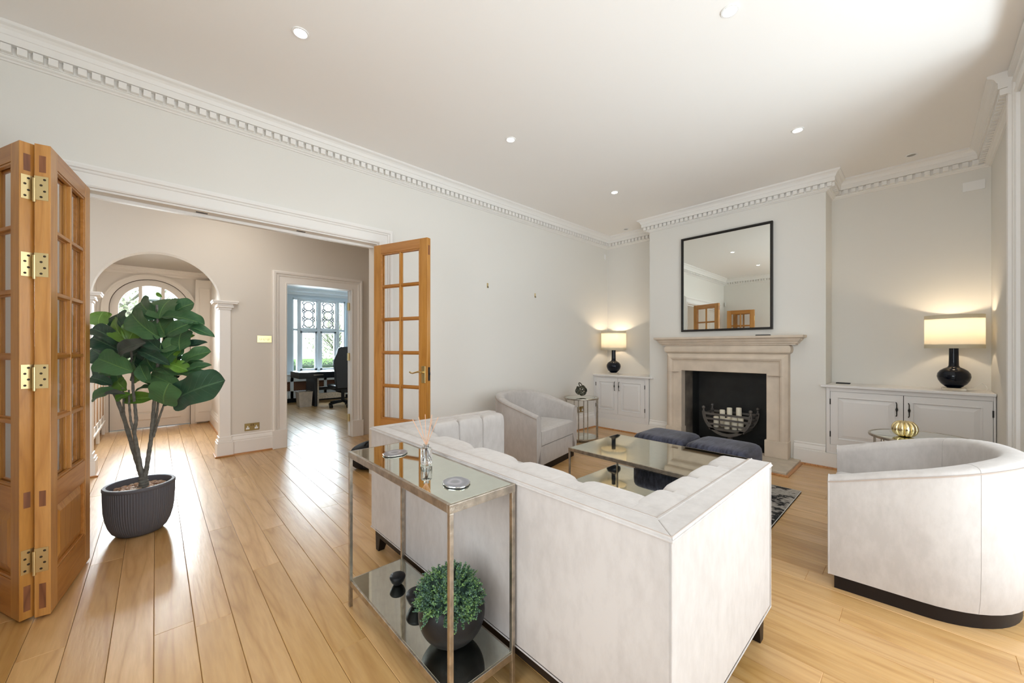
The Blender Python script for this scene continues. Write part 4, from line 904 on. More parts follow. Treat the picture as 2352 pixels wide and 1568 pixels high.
# ------------------------------------------------------------------ barrel armchairs
def armchair(label, cx, cy, rz):
    """local: front faces +Y, width along X; origin on the floor under the middle of the curved plan"""
    c = thing('barrel_armchair', label, 'armchair', (cx, cy, 0), rz, 'cream barrel armchairs')
    Rr = .465; yf = .30; th = .085
    st = []
    ns = 7; nc = 26
    for i in range(ns): st.append((Rr, yf + (-.05 - yf) * i / ns, 1, 0))
    for i in range(nc + 1):
        a = -PI * i / nc; st.append((Rr * math.cos(a), -.05 + .40 * math.sin(a), math.cos(a), math.sin(a)))
    for i in range(1, ns + 1): st.append((-Rr, -.05 + (yf + .05) * i / ns, -1, 0))
    m = len(st)
    d = [0]
    for i in range(1, m): d.append(d[-1] + math.hypot(st[i][0] - st[i - 1][0], st[i][1] - st[i - 1][1]))
    D = d[-1]
    def hh(t):
        u = min(t, D - t) / (D / 2); return .600 + .172 * (math.sin(min(1, u * 1.25) * PI / 2)) ** 1.1
    prof_n = None; vs = []
    def sect(i, inset=0):
        x, y, nx, ny = st[i]; l = math.hypot(nx, ny); nx /= l; ny /= l; h = hh(d[i]); u = min(d[i], D - d[i]) / (D / 2)
        T = th + .022 * min(1, u * 1.5)
        P = [(-.012, .075), (-.003, .15), (0, .30), (0, h - .022), (-.003, h - .008), (-.010, h - .001), (-.02, h + .004), (-T * .5, h + .007), (-T + .02, h + .001), (-T + .004, h - .012), (-T, h - .035), (-T - .006, .50), (-T - .008, .40), (-T - .01, .28)]
        return [(x + nx * p, y + ny * p, z) for p, z in P]
    secs = [sect(i) for i in range(m)]; k = len(secs[0])
    for s_ in secs: vs += s_
    fs = []
    for i in range(m - 1):
        for a in range(k - 1): fs.append((i * k + a, i * k + a + 1, (i + 1) * k + a + 1, (i + 1) * k + a))
        fs.append((i * k + k - 1, i * k, (i + 1) * k, (i + 1) * k + k - 1))
    # arm fronts, slightly crowned
    fs += [tuple(range(k)), tuple(range((m - 1) * k, m * k))[::-1]]
    part('shell', MB().add(vs, fs), VELVET, c, smooth=50)
    pip = [(secs[i][3][0] + .002 * st[i][2], secs[i][3][1] + .002 * st[i][3], secs[i][3][2]) for i in range(m)]
    part('piping', MB().tube(pip, .0035, 8), PIPING_SHADE, c, smooth=True)
    for i0 in (0, m - 1): part('piping', MB().tube([(x, y + .001, z) for x, y, z in secs[i0][:11]], .0035, 6), VELVET, c, smooth=True)
    for i0 in (11, m - 12): part('seam', MB().tube([(x, y, z) for x, y, z in secs[i0]], .0009, 6), mat('velvet_seam', (.36, .335, .31), .9), c, smooth=True)
    xin = Rr - th - .008
    # seat deck, cushion, front panel
    pl = [(xin, yf - .005)] + [((xin) * math.cos(-PI * i / 20), -.05 + .31 * math.sin(-PI * i / 20)) for i in range(21)] + [(-xin, yf - .005)]
    part('front_panel', MB().prism(pl, .075, .275), VELVET, c, bev=.006)
    b = MB(); n = len(pl); pc = (0, .0)
    rings = []
    for s_, z in ((.97, .277), (1.0, .292), (1.0, .405), (.985, .428), (.93, .445), (.80, .452), (.4, .458)):
        rings.append([(x * s_, (y - .05) * s_ + .05 + (.012 if z > .28 and z < .43 else 0), z) for x, y in pl])
    vs = [p for r_ in rings for p in r_]; fs = [(i * n + j, i * n + (j + 1) % n, (i + 1) * n + (j + 1) % n, (i + 1) * n + j) for i in range(len(rings) - 1) for j in range(n)]
    fs += [tuple(range(n))[::-1], tuple(range((len(rings) - 1) * n, len(rings) * n))]
    part('seat_cushion', b.add(vs, fs), VELVET, c, smooth=45)
    po = [((Rr - .03) , yf - .022)] + [((Rr - .03) * math.cos(-PI * i / 28), -.05 + .37 * math.sin(-PI * i / 28)) for i in range(29)] + [(-(Rr - .03), yf - .022)]
    part('plinth', MB().prism(po, 0, .074), DARKW, c, smooth=30)
    return c
armchair('cream barrel armchair at the right edge, in front of the bay', 3.155, .08, math.radians(4.2))
armchair('cream barrel armchair against the left wall beside the round side table', 3.225, 3.06, PI + math.radians(12))

# ------------------------------------------------------------------ round side tables
def side_table(label, x, y, h, r, zs, a0, group):
    t = thing('side_table', label, 'side table', (x, y, 0), 0, group)
    part('top_ring', MB().lathe([(r - .012, h - .018), (r, h - .018), (r + .002, h - .009), (r, h), (r - .012, h), (r - .012, h - .018)], 72), SILV, t, smooth=40)
    part('glass_top', MB().lathe([(.001, h - .008), (r - .012, h - .008), (r - .012, h - .003), (r - .03, h + .0005), (.001, h + .0005)], 72), AMIRR, t, smooth=20)
    part('shelf_ring', MB().lathe([(r - .02, zs - .016), (r - .004, zs - .016), (r - .004, zs), (r - .02, zs), (r - .02, zs - .016)], 72), SILV, t, smooth=40)
    part('glass_shelf', MB().lathe([(.001, zs - .006), (r - .02, zs - .006), (r - .02, zs), (.001, zs)], 72), AMIRD, t, smooth=20)
    for a in a0:
        for q in (-.13, .13):
            xx, yy = (r - .011) * math.cos(a + q), (r - .011) * math.sin(a + q)
            part('leg', MB().tube([(xx, yy, 0), (xx, yy, h - .014)], .0075, 10), SILV, t, smooth=True)
side_table('round glass side table with silver legs by the left wall', 4.455, 3.325, .60, .243, .045, (.35, 1.9, 3.5, 5.05), 'round glass side tables')
side_table('round mirrored side table behind the right armchair', 4.42, -.005, .60, .315, .10, (-.9, .75, 2.2, 3.9), 'round glass side tables')
kn = MB(); rr = random.Random(2); KC = Vector((0, 0, .088))
for k in range(3):
    p = []; a, b_, c_ = [(2, 3, 1.0), (3, 2, .3), (3, 4, 2.2)][k]
    for i in range(90):
        t = 2 * PI * i / 90; r_ = .066 + .012 * math.sin(5 * t + k)
        v = Vector((math.cos(a * t) * math.cos(b_ * t * .5 + c_) , math.sin(a * t), math.cos(a * t) * math.sin(b_ * t * .5 + c_)))
        th_ = a * t; ph_ = .9 * math.sin(b_ * t + c_)
        v = Vector((math.cos(th_) * math.cos(ph_), math.sin(th_) * math.cos(ph_), math.sin(ph_))); v.rotate(Matrix.Rotation(k * 1.1, 3, 'X'))
        p.append(KC + v * r_)
    kn.tube(p, .0075, 8, closed=True)
kn.tube([KC + Vector((.05 * math.cos(t) * .6 - .01, .05 * math.sin(t) * .5, .075 + .035 * math.sin(t))) for t in [2 * PI * i / 30 for i in range(30)]], .007, 8, closed=True)
o = part('knot_sculpture', kn, BRONZE, None, smooth=True); o.location = (4.455, 3.325, .608); tag(o, 'dark bronze knotted ball sculpture on the round glass side table', 'sculpture')
# gold pumpkin
pk = thing('gold_pumpkin', 'gold ribbed pumpkin ornament on the mirrored side table', 'ornament', (4.345, .092, .6015))
nr = 11; n = 132; prof = [(t, ) for t in range(17)]; b = MB(); vs = []
for i in range(19):
    t = PI * i / 18
    for k in range(n):
        a = 2 * PI * k / n; f = abs(math.cos(a * nr / 2)); rib = .84 + .16 * (1 - (1 - f) ** 2.2) * 1.0
        r_ = .078 * (math.sin(t) ** .72) * (rib if .0 < math.sin(t) else 1); z = .062 - .062 * math.cos(t) * (1 + .05 * f)
        dimple = .016 * math.exp(-((r_ / .022) ** 2)) * (1 if i > 9 else -1)
        vs.append((r_ * math.cos(a), r_ * math.sin(a), max(0.0, z - dimple if i > 9 else z)))
fs = [(i * n + k, i * n + (k + 1) % n, (i + 1) * n + (k + 1) % n, (i + 1) * n + k) for i in range(18) for k in range(n)] + [tuple(range(n))[::-1], tuple(range(18 * n, 19 * n))]
part('body', b.add(vs, fs), GOLD, pk, smooth=60)

# ------------------------------------------------------------------ fiddle-leaf plant
PX, PY = -.08, 3.80
fi = thing('potted_fiddle_leaf_fig', 'tall fiddle-leaf fig with large glossy leaves in a ribbed charcoal pot', 'plant', (PX, PY, 0))
zt = .345; P = [(.001, .0), (.105, .0), (.122, .006), (.145, .03), (.163, .07), (.176, .12), (.184, .18), (.187, .26), (.188, .325)]
nfl = 84; b = MB().lathe(P, nfl * 4, flute=lambda a, i: 1 - (.020 * (.5 - .5 * math.cos(a * nfl)) ** .8 if i > 1 else 0), caps=False)
part('pot', b, POTG, fi, smooth=50)
part('pot_rim', MB().lathe([(.186, .32), (.191, .326), (.191, .338), (.186, .345), (.170, .345), (.165, .338), (.160, .25), (.001, .25)], 96, caps=False), POTG, fi, smooth=40)
rr = random.Random(4); b = MB()
for i in range(230):
    r_ = .150 * math.sqrt(rr.random()); a = rr.uniform(0, 6.28); s = rr.uniform(.008, .015)
    n0 = len(b.v); b.sphere((0, 0, 0), s, 8, 5, .65); M = Matrix.Translation((r_ * math.cos(a), r_ * math.sin(a), .295 + rr.uniform(0, .012) + .012 * (1 - r_ / .15))) @ Matrix.Rotation(rr.uniform(0, 3), 4, 'Z') @ Matrix.Scale(rr.uniform(1, 1.5), 4, (1, 0, 0))
    b.v[n0:] = [tuple(M @ Vector(q)) for q in b.v[n0:]]
PEB = bpy.data.materials.new('pebbles'); PEB.use_nodes = True; nt = PEB.node_tree; g = nt.nodes.new('ShaderNodeNewGeometry'); nt.links.new(ramp(nt, g.outputs['Random Per Island'], [(0, (.30, .16, .10)), (.4, (.50, .30, .19)), (.8, (.60, .42, .30)), (1, (.75, .70, .62))]), nt.nodes['Principled BSDF'].inputs['Base Color'])
part('pebbles', b, PEB, fi, kind='stuff', smooth=True)
part('soil', MB().lathe([(.001, .28), (.163, .28), (.163, .296), (.001, .296)], 40), mat('soil', (.12, .08, .05), .9), fi)
D0 = (Vector((PX, PY, 0))).dot(FW)
def stem(pts, r0, r1):
    ps = [at(x, y, D0 + dd) for x, y, dd in pts]
    # resample smoothly with small knobs
    q = []; n = 6
    for i in range(len(ps) - 1):
        for k in range(n): q.append(ps[i].lerp(ps[i + 1], k / n))
    q.append(ps[-1]); m = len(q)
    rs = [(r0 + (r1 - r0) * i / (m - 1)) * (1 + .10 * math.sin(i * 2.1)) for i in range(m)]
    part('stem', MB().tube(q, rs, 10), BARK, fi, world=True, smooth=True)
stem([(331, 1118, 0), (330, 1106, 0), (328.6, 1093.5, 0)], .030, .024)
stem([(326, 1098, 0), (321, 1080, .01), (308, 1038, .02), (285, 960, .02), (266.6, 910, .02), (252, 882, .02), (246, 845, .0), (244, 790, 0)], .015, .009)
stem([(329, 1098, 0), (325, 1085, -.01), (317, 1041, -.02), (308, 992, -.02)], .015, .011)
stem([(308, 995, -.02), (300, 965, -.03), (297, 930, -.03), (296, 895, -.02)], .008, .006)
stem([(308, 995, -.02), (313, 965, -.02), (310, 930, -.02), (305.6, 896, -.02), (304, 850, 0), (300, 780, 0)], .011, .007)
stem([(286, 962, .02), (284, 940, .01), (284, 915, 0), (282, 890, 0)], .0075, .006)
stem([(332, 1098, 0), (336, 1080, .0), (342, 1040, .01), (347, 1008, .01), (351.5, 958, .01), (355, 912, .01), (362, 850, 0), (365, 780, 0), (360, 700, 0)], .015, .008)
stem([(350, 1000, .01), (356, 975, .02), (361, 945, .02), (364, 915, .02), (372, 870, 0)], .009, .006)
stem([(352, 1003, .01), (359, 980, .0), (366, 958, -.02), (376, 930, -.03), (384, 915, -.03)], .0085, .005)
# leaf meshes
def leaf_mesh(kind):
    prof = {0: [(0, .05), (.06, .17), (.15, .33), (.28, .40), (.42, .40), (.56, .45), (.70, .52), (.82, .50), (.91, .46), (.97, .44), (1, .42)],
            1: [(0, .04), (.08, .15), (.22, .32), (.40, .44), (.58, .48), (.74, .45), (.87, .34), (.95, .20), (1, .10)],
            2: [(0, .12), (.05, .32), (.14, .47), (.28, .50), (.45, .50), (.62, .53), (.78, .53), (.90, .52), (.97, .50), (1, .50)]}[kind]
    def wd(t):
        for (a, x), (b_, y) in zip(prof, prof[1:]):
            if t <= b_: u = (t - a) / (b_ - a); u = u * u * (3 - 2 * u); return x + (y - x) * u
        return prof[-1][1]
    nl, nw = 22, 12; vs = []; uv = []
    for i in range(nl + 1):
        t = .5 - .5 * math.cos(PI * i / nl); h = (wd(t) + wd(max(0, t - .05)) + wd(min(1, t + .05)) + wd(max(0, t - .025)) + wd(min(1, t + .025))) / 5
        e1 = {0: .14, 1: .06, 2: .20}[kind]; h *= math.sqrt(max(0, 1 - max(0, (t - 1 + e1) / e1) ** 2)); h = max(h, .012)
        if kind == 2: h *= math.sqrt(max(.02, 1 - max(0, (.12 - t) / .12) ** 2))
        for j in range(nw + 1):
            s = -1 + 2 * j / nw
            z = (.26, .24, .11)[kind] * abs(s) ** 1.2 * h * 2 * .6 + .06 * math.sin(t * 13 + (0 if s < 0 else 1.2)) * abs(s) ** 2.2 * (.3 + h) - .24 * t * t + .09 * math.sin(PI * t)
            z -= .012 * abs(math.sin((t * 8 + abs(s) * -2.0) * PI)) * (1 - abs(s)) * (abs(s) > .02)
            vs.append((s * h, t, z)); uv.append((s * .5 + .5, t))
    vs2 = vs; fs = [(i * (nw + 1) + j, i * (nw + 1) + j + 1, (i + 1) * (nw + 1) + j + 1, (i + 1) * (nw + 1) + j) for i in range(nl) for j in range(nw)]
    me = bpy.data.meshes.new('leaf'); me.from_pydata(vs2, [], fs); ul = me.uv_layers.new(name='UVMap')
    for p in me.polygons:
        p.use_smooth = True
        for li in p.loop_indices: ul.data[li].uv = uv[me.loops[li].vertex_index]
    return me
def leaf_mat(name, c0, c1, under, vein):
    m = bpy.data.materials.new(name); m.use_nodes = True; nt = m.node_tree; b = nt.nodes['Principled BSDF']; N = nt.nodes.new; Lk = nt.links.new
    uv = N('ShaderNodeUVMap'); sp_ = N('ShaderNodeSeparateXYZ'); Lk(uv.outputs[0], sp_.inputs[0])
    s = N('ShaderNodeMath'); s.operation = 'SUBTRACT'; Lk(sp_.outputs[0], s.inputs[0]); s.inputs[1].default_value = .5
    a = N('ShaderNodeMath'); a.operation = 'ABSOLUTE'; Lk(s.outputs[0], a.inputs[0])
    # lateral veins: v*9 - |u|*5
    m1 = N('ShaderNodeMath'); m1.operation = 'MULTIPLY'; Lk(sp_.outputs[1], m1.inputs[0]); m1.inputs[1].default_value = 8
    m2 = N('ShaderNodeMath'); m2.operation = 'MULTIPLY_ADD'; Lk(a.outputs[0], m2.inputs[0]); m2.inputs[1].default_value = -4.2; Lk(m1.outputs[0], m2.inputs[2])
    pp = N('ShaderNodeMath'); pp.operation = 'PINGPONG'; Lk(m2.outputs[0], pp.inputs[0]); pp.inputs[1].default_value = .5
    lv = ramp(nt, pp.outputs[0], [(0, (1, 1, 1)), (.05, (0, 0, 0))]); mid = ramp(nt, a.outputs[0], [(0, (1, 1, 1)), (.018, (.9, .9, .9)), (.03, (0, 0, 0))])
    fade = ramp(nt, a.outputs[0], [(0, (.65, .65, .65)), (.42, (.05, .05, .05))])
    mm = N('ShaderNodeMath'); mm.operation = 'MULTIPLY'; Lk(lv, mm.inputs[0]); Lk(fade, mm.inputs[1]); mxm = N('ShaderNodeMath'); mxm.operation = 'MAXIMUM'; Lk(mm.outputs[0], mxm.inputs[0]); Lk(mid, mxm.inputs[1])
    tc = N('ShaderNodeTexCoord'); nz = N('ShaderNodeTexNoise'); nz.inputs['Scale'].default_value = 3; oi = N('ShaderNodeObjectInfo'); Lk(tc.outputs['Object'], nz.inputs[0])
    ad = N('ShaderNodeMath'); ad.operation = 'MULTIPLY_ADD'; ad.inputs[1].default_value = .6; Lk(oi.outputs['Random'], ad.inputs[0]); Lk(nz.outputs[0], ad.inputs[2])
    base = ramp(nt, ad.outputs[0], [(.40, c0), (1.0, c1)])
    mx = N('ShaderNodeMix'); mx.data_type = 'RGBA'; Lk(mxm.outputs[0], mx.inputs[0]); Lk(base, mx.inputs[6]); mx.inputs[7].default_value = (*vein, 1)
    g = N('ShaderNodeNewGeometry'); mx2 = N('ShaderNodeMix'); mx2.data_type = 'RGBA'; Lk(g.outputs['Backfacing'], mx2.inputs[0]); Lk(mx.outputs[2], mx2.inputs[6]); mx2.inputs[7].default_value = (*under, 1)
    Lk(mx2.outputs[2], b.inputs['Base Color']); b.inputs['Roughness'].default_value = .36; b.inputs['Specular IOR Level'].default_value = .5
    bp = N('ShaderNodeBump'); bp.inputs['Strength'].default_value = .35; bp.inputs['Distance'].default_value = .01; bp.invert = True; Lk(mxm.outputs[0], bp.inputs['Height']); Lk(bp.outputs[0], b.inputs['Normal'])
    b.inputs['Transmission Weight'].default_value = 0
    return m
LM = {'d': leaf_mat('fig_leaf_dark', (.016, .050, .032), (.035, .095, .052), (.06, .08, .06), (.08, .17, .09)),
      'm': leaf_mat('fig_leaf_green', (.038, .115, .050), (.075, .185, .070), (.09, .13, .085), (.14, .28, .09)),
      'b': leaf_mat('fig_leaf_bright', (.075, .19, .022), (.13, .28, .035), (.14, .22, .08), (.22, .42, .08)),
      'g': leaf_mat('fig_leaf_grey_underside', (.050, .060, .052), (.085, .10, .085), (.05, .06, .05), (.10, .13, .10))}
LK = {}
def fleaf(bx_, by_, tx_, ty_, wpx, tone, db=0., dt=0., kind=0, tilt=.35, roll=0.):
    p0 = at(200 + bx_ / 3.0167, 540 + by_ / 3.0167, D0 + db); p1 = at(200 + tx_ / 3.0167, 540 + ty_ / 3.0167, D0 + dt)
    y = (p1 - p0); ln = y.length; y.normalize()
    n = (-FW * 1.0 + Vector((0, 0, 1)) * tilt + RT * roll); n = (n - y * n.dot(y)).normalized(); x = y.cross(n)
    W_ = wpx / 3.0167 * D0 / F_PX / math.cos(math.radians(40)) ** .5
    key = (kind, tone)
    if key not in LK: me = leaf_mesh(kind); me.materials.append(LM[tone]); LK[key] = me
    o = bpy.data.objects.new('leaf', LK[key]); o.parent = fi; COL.objects.link(o)
    M = Matrix((x, y, n)).transposed().to_4x4(); M.translation = p0
    M = M @ Matrix.Diagonal((W_ / .95, ln, ln * .7, 1)); o.matrix_local = OM[fi.name].inverted() @ M
    return o
LV = [
 (250, 870, 250, 740, 200, 'd', .10, .14, 2), (330, 800, 350, 650, 190, 'd', .12, .16, 2), (430, 900, 420, 760, 180, 'd', .12, .15, 2), (130, 850, 60, 740, 150, 'd', .10, .14, 2), (520, 930, 560, 800, 180, 'd', .10, .12, 2), (240, 700, 200, 580, 150, 'd', .10, .12, 2), (430, 720, 400, 600, 170, 'd', .10, .14, 2), (590, 800, 640, 660, 150, 'd', .08, .1, 2),
 (495, 580, 338, 452, 118, 'm', .0, .02, 0, .2), (500, 578, 560, 425, 160, 'm', -.02, .06, 2, .5), (590, 545, 722, 462, 98, 'm', .03, .05, 0, .3), (520, 430, 478, 398, 22, 'b', .02, 0, 1),
 (520, 565, 786, 585, 82, 'm', -.02, -.04, 0, .9), (505, 712, 268, 535, 128, 'm', -.04, -.06, 0, .35, -.3), (552, 700, 478, 572, 150, 'm', -.03, -.01, 2, .5), (542, 694, 712, 600, 82, 'm', -.06, -.08, 1, .2, .5),
 (620, 618, 866, 678, 66, 'm', -.02, -.02, 1, .9), (645, 800, 640, 655, 132, 'm', -.05, -.03, 2, .2), (80, 628, 96, 525, 122, 'b', .03, .04, 2, .3), (245, 640, 190, 540, 125, 'd', .06, .08, 0),
 (288, 742, 148, 575, 110, 'b', -.04, -.02, 1, .25, -.5), (285, 742, 362, 588, 112, 'b', -.04, .0, 1, .25, .5), (275, 775, 22, 622, 88, 'd', -.02, -.06, 0, .9, .2), (215, 795, 22, 700, 110, 'd', -.01, -.06, 0, .6),
 (200, 885, 22, 790, 130, 'd', .02, -.03, 0, .4), (405, 745, 190, 802, 92, 'g', -.08, -.12, 0, .4, .2), (532, 812, 362, 680, 84, 'd', -.06, -.03, 0, .5), (505, 800, 628, 735, 92, 'm', -.06, -.05, 1, .3),
 (352, 800, 548, 878, 62, 'd', -.08, -.12, 1, .8), (315, 945, 46, 842, 135, 'm', -.10, -.14, 0, .45, -.1), (168, 975, 72, 920, 40, 'm', .0, .01, 1), (240, 1050, 188, 925, 95, 'm', .04, .05, 0, .2),
 (175, 1035, 18, 975, 66, 'd', .0, -.04, 0, .8), (195, 1075, 20, 1120, 88, 'm', -.03, -.08, 0, .8), (275, 1075, 188, 998, 88, 'b', .0, .02, 1, .4), (265, 1100, 112, 1086, 36, 'g', -.07, -.11, 1, .9),
 (300, 1100, 192, 1132, 60, 'b', -.03, -.08, 0, .7), (252, 1150, 438, 1116, 76, 'b', .02, -.02, 1, .4), (318, 1025, 378, 968, 52, 'b', .03, .03, 1), (330, 1088, 458, 1034, 34, 'm', .02, .02, 1, 1.2),
 (532, 1172, 545, 1030, 178, 'm', -.12, -.15, 2, .25), (598, 1150, 888, 1000, 168, 'd', -.08, -.16, 2, .35, .2), (568, 985, 815, 950, 62, 'm', -.03, -.05, 0, 1.0), (655, 1065, 412, 945, 100, 'm', -.07, -.05, 0, .7),
 (352, 962, 310, 832, 70, 'm', -.02, -.01, 1, .3, -.6), (438, 1035, 352, 890, 72, 'm', -.07, -.05, 1, .3, .4), (655, 968, 465, 888, 84, 'm', -.04, -.01, 0, .6), (642, 802, 808, 728, 54, 'd', .0, .0, 1, .5, -.4),
 (655, 882, 828, 795, 86, 'm', -.02, -.03, 0, .5), (665, 948, 836, 888, 54, 'm', -.02, -.03, 1, .5, -.2), (535, 885, 690, 925, 72, 'b', -.05, -.06, 0, .8), (615, 885, 640, 785, 56, 'b', -.06, -.05, 1, .3, -.5),
 (535, 872, 645, 765, 92, 'm', -.05, -.03, 2, .3), (680, 712, 738, 692, 26, 'b', .02, .02, 1), (680, 885, 795, 868, 22, 'm', .0, .0, 1), (525, 1182, 615, 1150, 30, 'd', -.06, -.06, 1),
 (650, 640, 700, 662, 24, 'b', .03, .03, 1), (180, 1010, 60, 960, 80, 'd', .05, .04, 0), (130, 900, 40, 1010, 90, 'd', .06, .05, 1), (300, 860, 420, 960, 90, 'd', .02, .03, 1), (590, 980, 640, 900, 90, 'd', .04, .05, 2), (470, 940, 400, 850, 100, 'm', .0, .0, 0), (600, 720, 560, 600, 110, 'm', .02, .03, 0), (450, 560, 380, 470, 90, 'd', .05, .06, 1), (320, 720, 250, 640, 100, 'd', .03, .04, 0), (740, 600, 640, 540, 60, 'd', .03, .02, 1), (150, 560, 128, 535, 24, 'b', .04, .04, 1), (420, 690, 520, 640, 70, 'd', .05, .05, 1), (100, 800, 150, 690, 110, 'd', .07, .08, 0), (700, 930, 760, 850, 60, 'm', .05, .06, 1), (390, 1000, 300, 960, 70, 'd', .08, .08, 1),
 (500, 700, 380, 620, 110, 'm', .05, .06, 0), (620, 560, 660, 480, 90, 'm', .06, .06, 0), (380, 880, 440, 800, 120, 'd', .05, .06, 2), (560, 1010, 480, 960, 90, 'm', .03, .04, 0),
]
for q in LV: fleaf(*q)

# ------------------------------------------------------------------ bag, hall and study things
bgm = mat('black_bag_fabric', (.010, .010, .012), .75, bump=.4, bscale=7)
bg_ = thing('black_bag', 'black soft bag on the floor behind the sofa by the right glazed door', 'bag', (1.72, 4.13, 0))
b = MB().sbox(0, 0, .135, .19, .15, .135, 3.0, 9); rr = random.Random(9)
b.v = [(x * (1 + .05 * math.sin(9 * z + 4 * y)), y * (1 + .06 * math.sin(8 * x + 5 * z)), z if z < .02 else z + .012 * math.sin(16 * x + 7 * y)) for x, y, z in b.v]
part('body', b, bgm, bg_, smooth=True)
part('handle', MB().tube([(-.08, -.05, .25), (-.07, -.08, .29), (0, -.09, .305), (.07, -.08, .29), (.08, -.05, .25)], .010, 8), bgm, bg_, smooth=True)
part('pocket', MB().sbox(-.02, -.14, .10, .11, .03, .075, 4, 5), bgm, bg_, smooth=True)
# radiator cover in the vestibule
rc = thing('radiator_cover', 'white radiator cover with oak lattice panels left of the front door', 'radiator cover', (-.60, 7.3, 0))
b = MB(); xr = -.562; ya, yb, zb_, zt_ = 6.15, 8.42, .16, .97
b.box(xr - .02, ya, zb_, xr, yb, .30).box(xr - .02, ya, .86, xr, yb, zt_)
npn = 6; pw = (yb - ya) / npn
for i in range(npn + 1): b.box(xr - .02, ya + pw * i - .035, zb_, xr, ya + pw * i + .035, zt_)
for i in range(0, npn + 1, 2): b.box(xr - .03, ya + pw * i - .03, 0, xr + .002, ya + pw * i + .03, .18)
part('frame', b, TRIM, rc, world=True, bev=.003)
part('top', MB().box(-.66, ya - .05, zt_, xr + .02, yb + .05, zt_ + .03), TRIM, rc, world=True, bev=.006)
part('side', MB().box(-.66, ya - .03, .02, xr, ya, zt_), TRIM, rc, world=True)
for i in range(npn): part('lattice_panel', MB().box(xr - .014, ya + pw * i + .034, .30, xr - .008, ya + pw * (i + 1) - .034, .86), CANE, rc, world=True)
part('lower_rail', MB().box(xr - .02, ya, .19, xr + .012, yb, .215), TRIM, rc, world=True, bev=.003)
# desk
dk = thing('desk', 'black gloss desk with slab pedestal and bar-handled drawers under the study window', 'desk', (3.2, 9.6, 0))
part('desktop', MB().box(2.28, 9.2, .63, 4.2, 9.95, .77), BLUEM, dk, world=True, bev=.004)
for x in (2.50, 3.20): part('drawer_front', MB().box(x - .18, 9.19, .645, x + .42, 9.2, .755), BLUEM, dk, world=True, bev=.002)
for x in (2.56, 3.17): part('drawer_handle', MB().box(x, 9.165, .70, x + .20, 9.19, .715), SILV, dk, world=True, bev=.002)
part('slab_leg', MB().box(2.60, 9.25, 0, 2.665, 9.92, .63), BLUEM, dk, world=True); part('leg_edge', MB().box(2.655, 9.24, 0, 2.685, 9.255, .63), SILV, dk, world=True)
part('stretcher', MB().box(2.67, 9.55, .33, 4.1, 9.60, .40), BLUEM, dk, world=True)
part('modesty_panel', MB().box(2.75, 9.9, .08, 3.5, 9.92, .22), SILV, dk, world=True)
ch = thing('office_chair', 'black high-back office chair with winged back at the study desk', 'office chair', (3.07, 8.78, 0))
pts = [(-.20, .42), (-.235, .60), (-.24, .80), (-.265, .93), (-.27, 1.02), (-.24, 1.10), (-.20, 1.19), (-.175, 1.29), (-.14, 1.325), (0, 1.335)]
pts = pts + [(-x, z) for x, z in pts[-2::-1]]
b = MB(); n = len(pts); vs = [(3.07 + x, 8.60, z) for x, z in pts] + [(3.07 + x, 8.70, z) for x, z in pts]
b.add(vs, [tuple(range(n)), tuple(range(n, 2 * n))[::-1]] + [(i, (i + 1) % n, n + (i + 1) % n, n + i) for i in range(n)])
part('backrest', b, mat('black_leather', (.014, .016, .019), .38), ch, world=True, bev=.02, bseg=3, smooth=40)
part('seat', MB().sbox(3.07, 8.90, .45, .26, .27, .055, 5, 5), mat('black_leather'), ch, world=True, smooth=True)
part('seat_bracket', MB().box(2.85, 8.62, .385, 3.29, 9.05, .41).box(2.95, 8.60, .33, 3.19, 8.95, .39), BLACKP, ch, world=True)
part('gas_column', MB().tube([(3.07, 8.85, .10), (3.07, 8.85, .40)], .035, 14), BLACKP, ch, world=True, smooth=True)
for k in range(5):
    a = math.radians(200 + 72 * k); ex, ey = 3.07 + .30 * math.cos(a), 8.85 + .30 * math.sin(a)
    part('base_arm', MB().tube([(3.07, 8.85, .125), (3.07 + .2 * math.cos(a), 8.85 + .2 * math.sin(a), .105), (ex, ey, .085)], [.03, .022, .018], 8), BLACKP, ch, world=True, smooth=True)
    part('caster', MB().tube([(ex - .03, ey, .036), (ex - .008, ey, .036)], .035, 16).tube([(ex + .008, ey, .036), (ex + .03, ey, .036)], .035, 16), BLACKP, ch, world=True, smooth=30)
bn = thing('waste_bin', 'square silver waste bin on the study floor under the desk', 'bin', (2.43, 9.42, 0))
part('body', MB().add([(-.12, -.12, 0), (.12, -.12, 0), (.12, .12, 0), (-.12, .12, 0), (-.14, -.14, .33), (.14, -.14, .33), (.14, .14, .33), (-.14, .14, .33)], [(0, 3, 2, 1), (0, 1, 5, 4), (1, 2, 6, 5), (2, 3, 7, 6), (3, 0, 4, 7)]), mat('bin_silver_leaf', (.50, .44, .38), .45, .4, var=.15, vscale=12), bn)
part('rim', MB().box(-.144, -.144, .322, .144, -.134, .336).box(-.144, .134, .322, .144, .144, .336).box(-.144, -.134, .322, -.134, .134, .336).box(.134, -.134, .322, .144, .134, .336), SILV, bn)
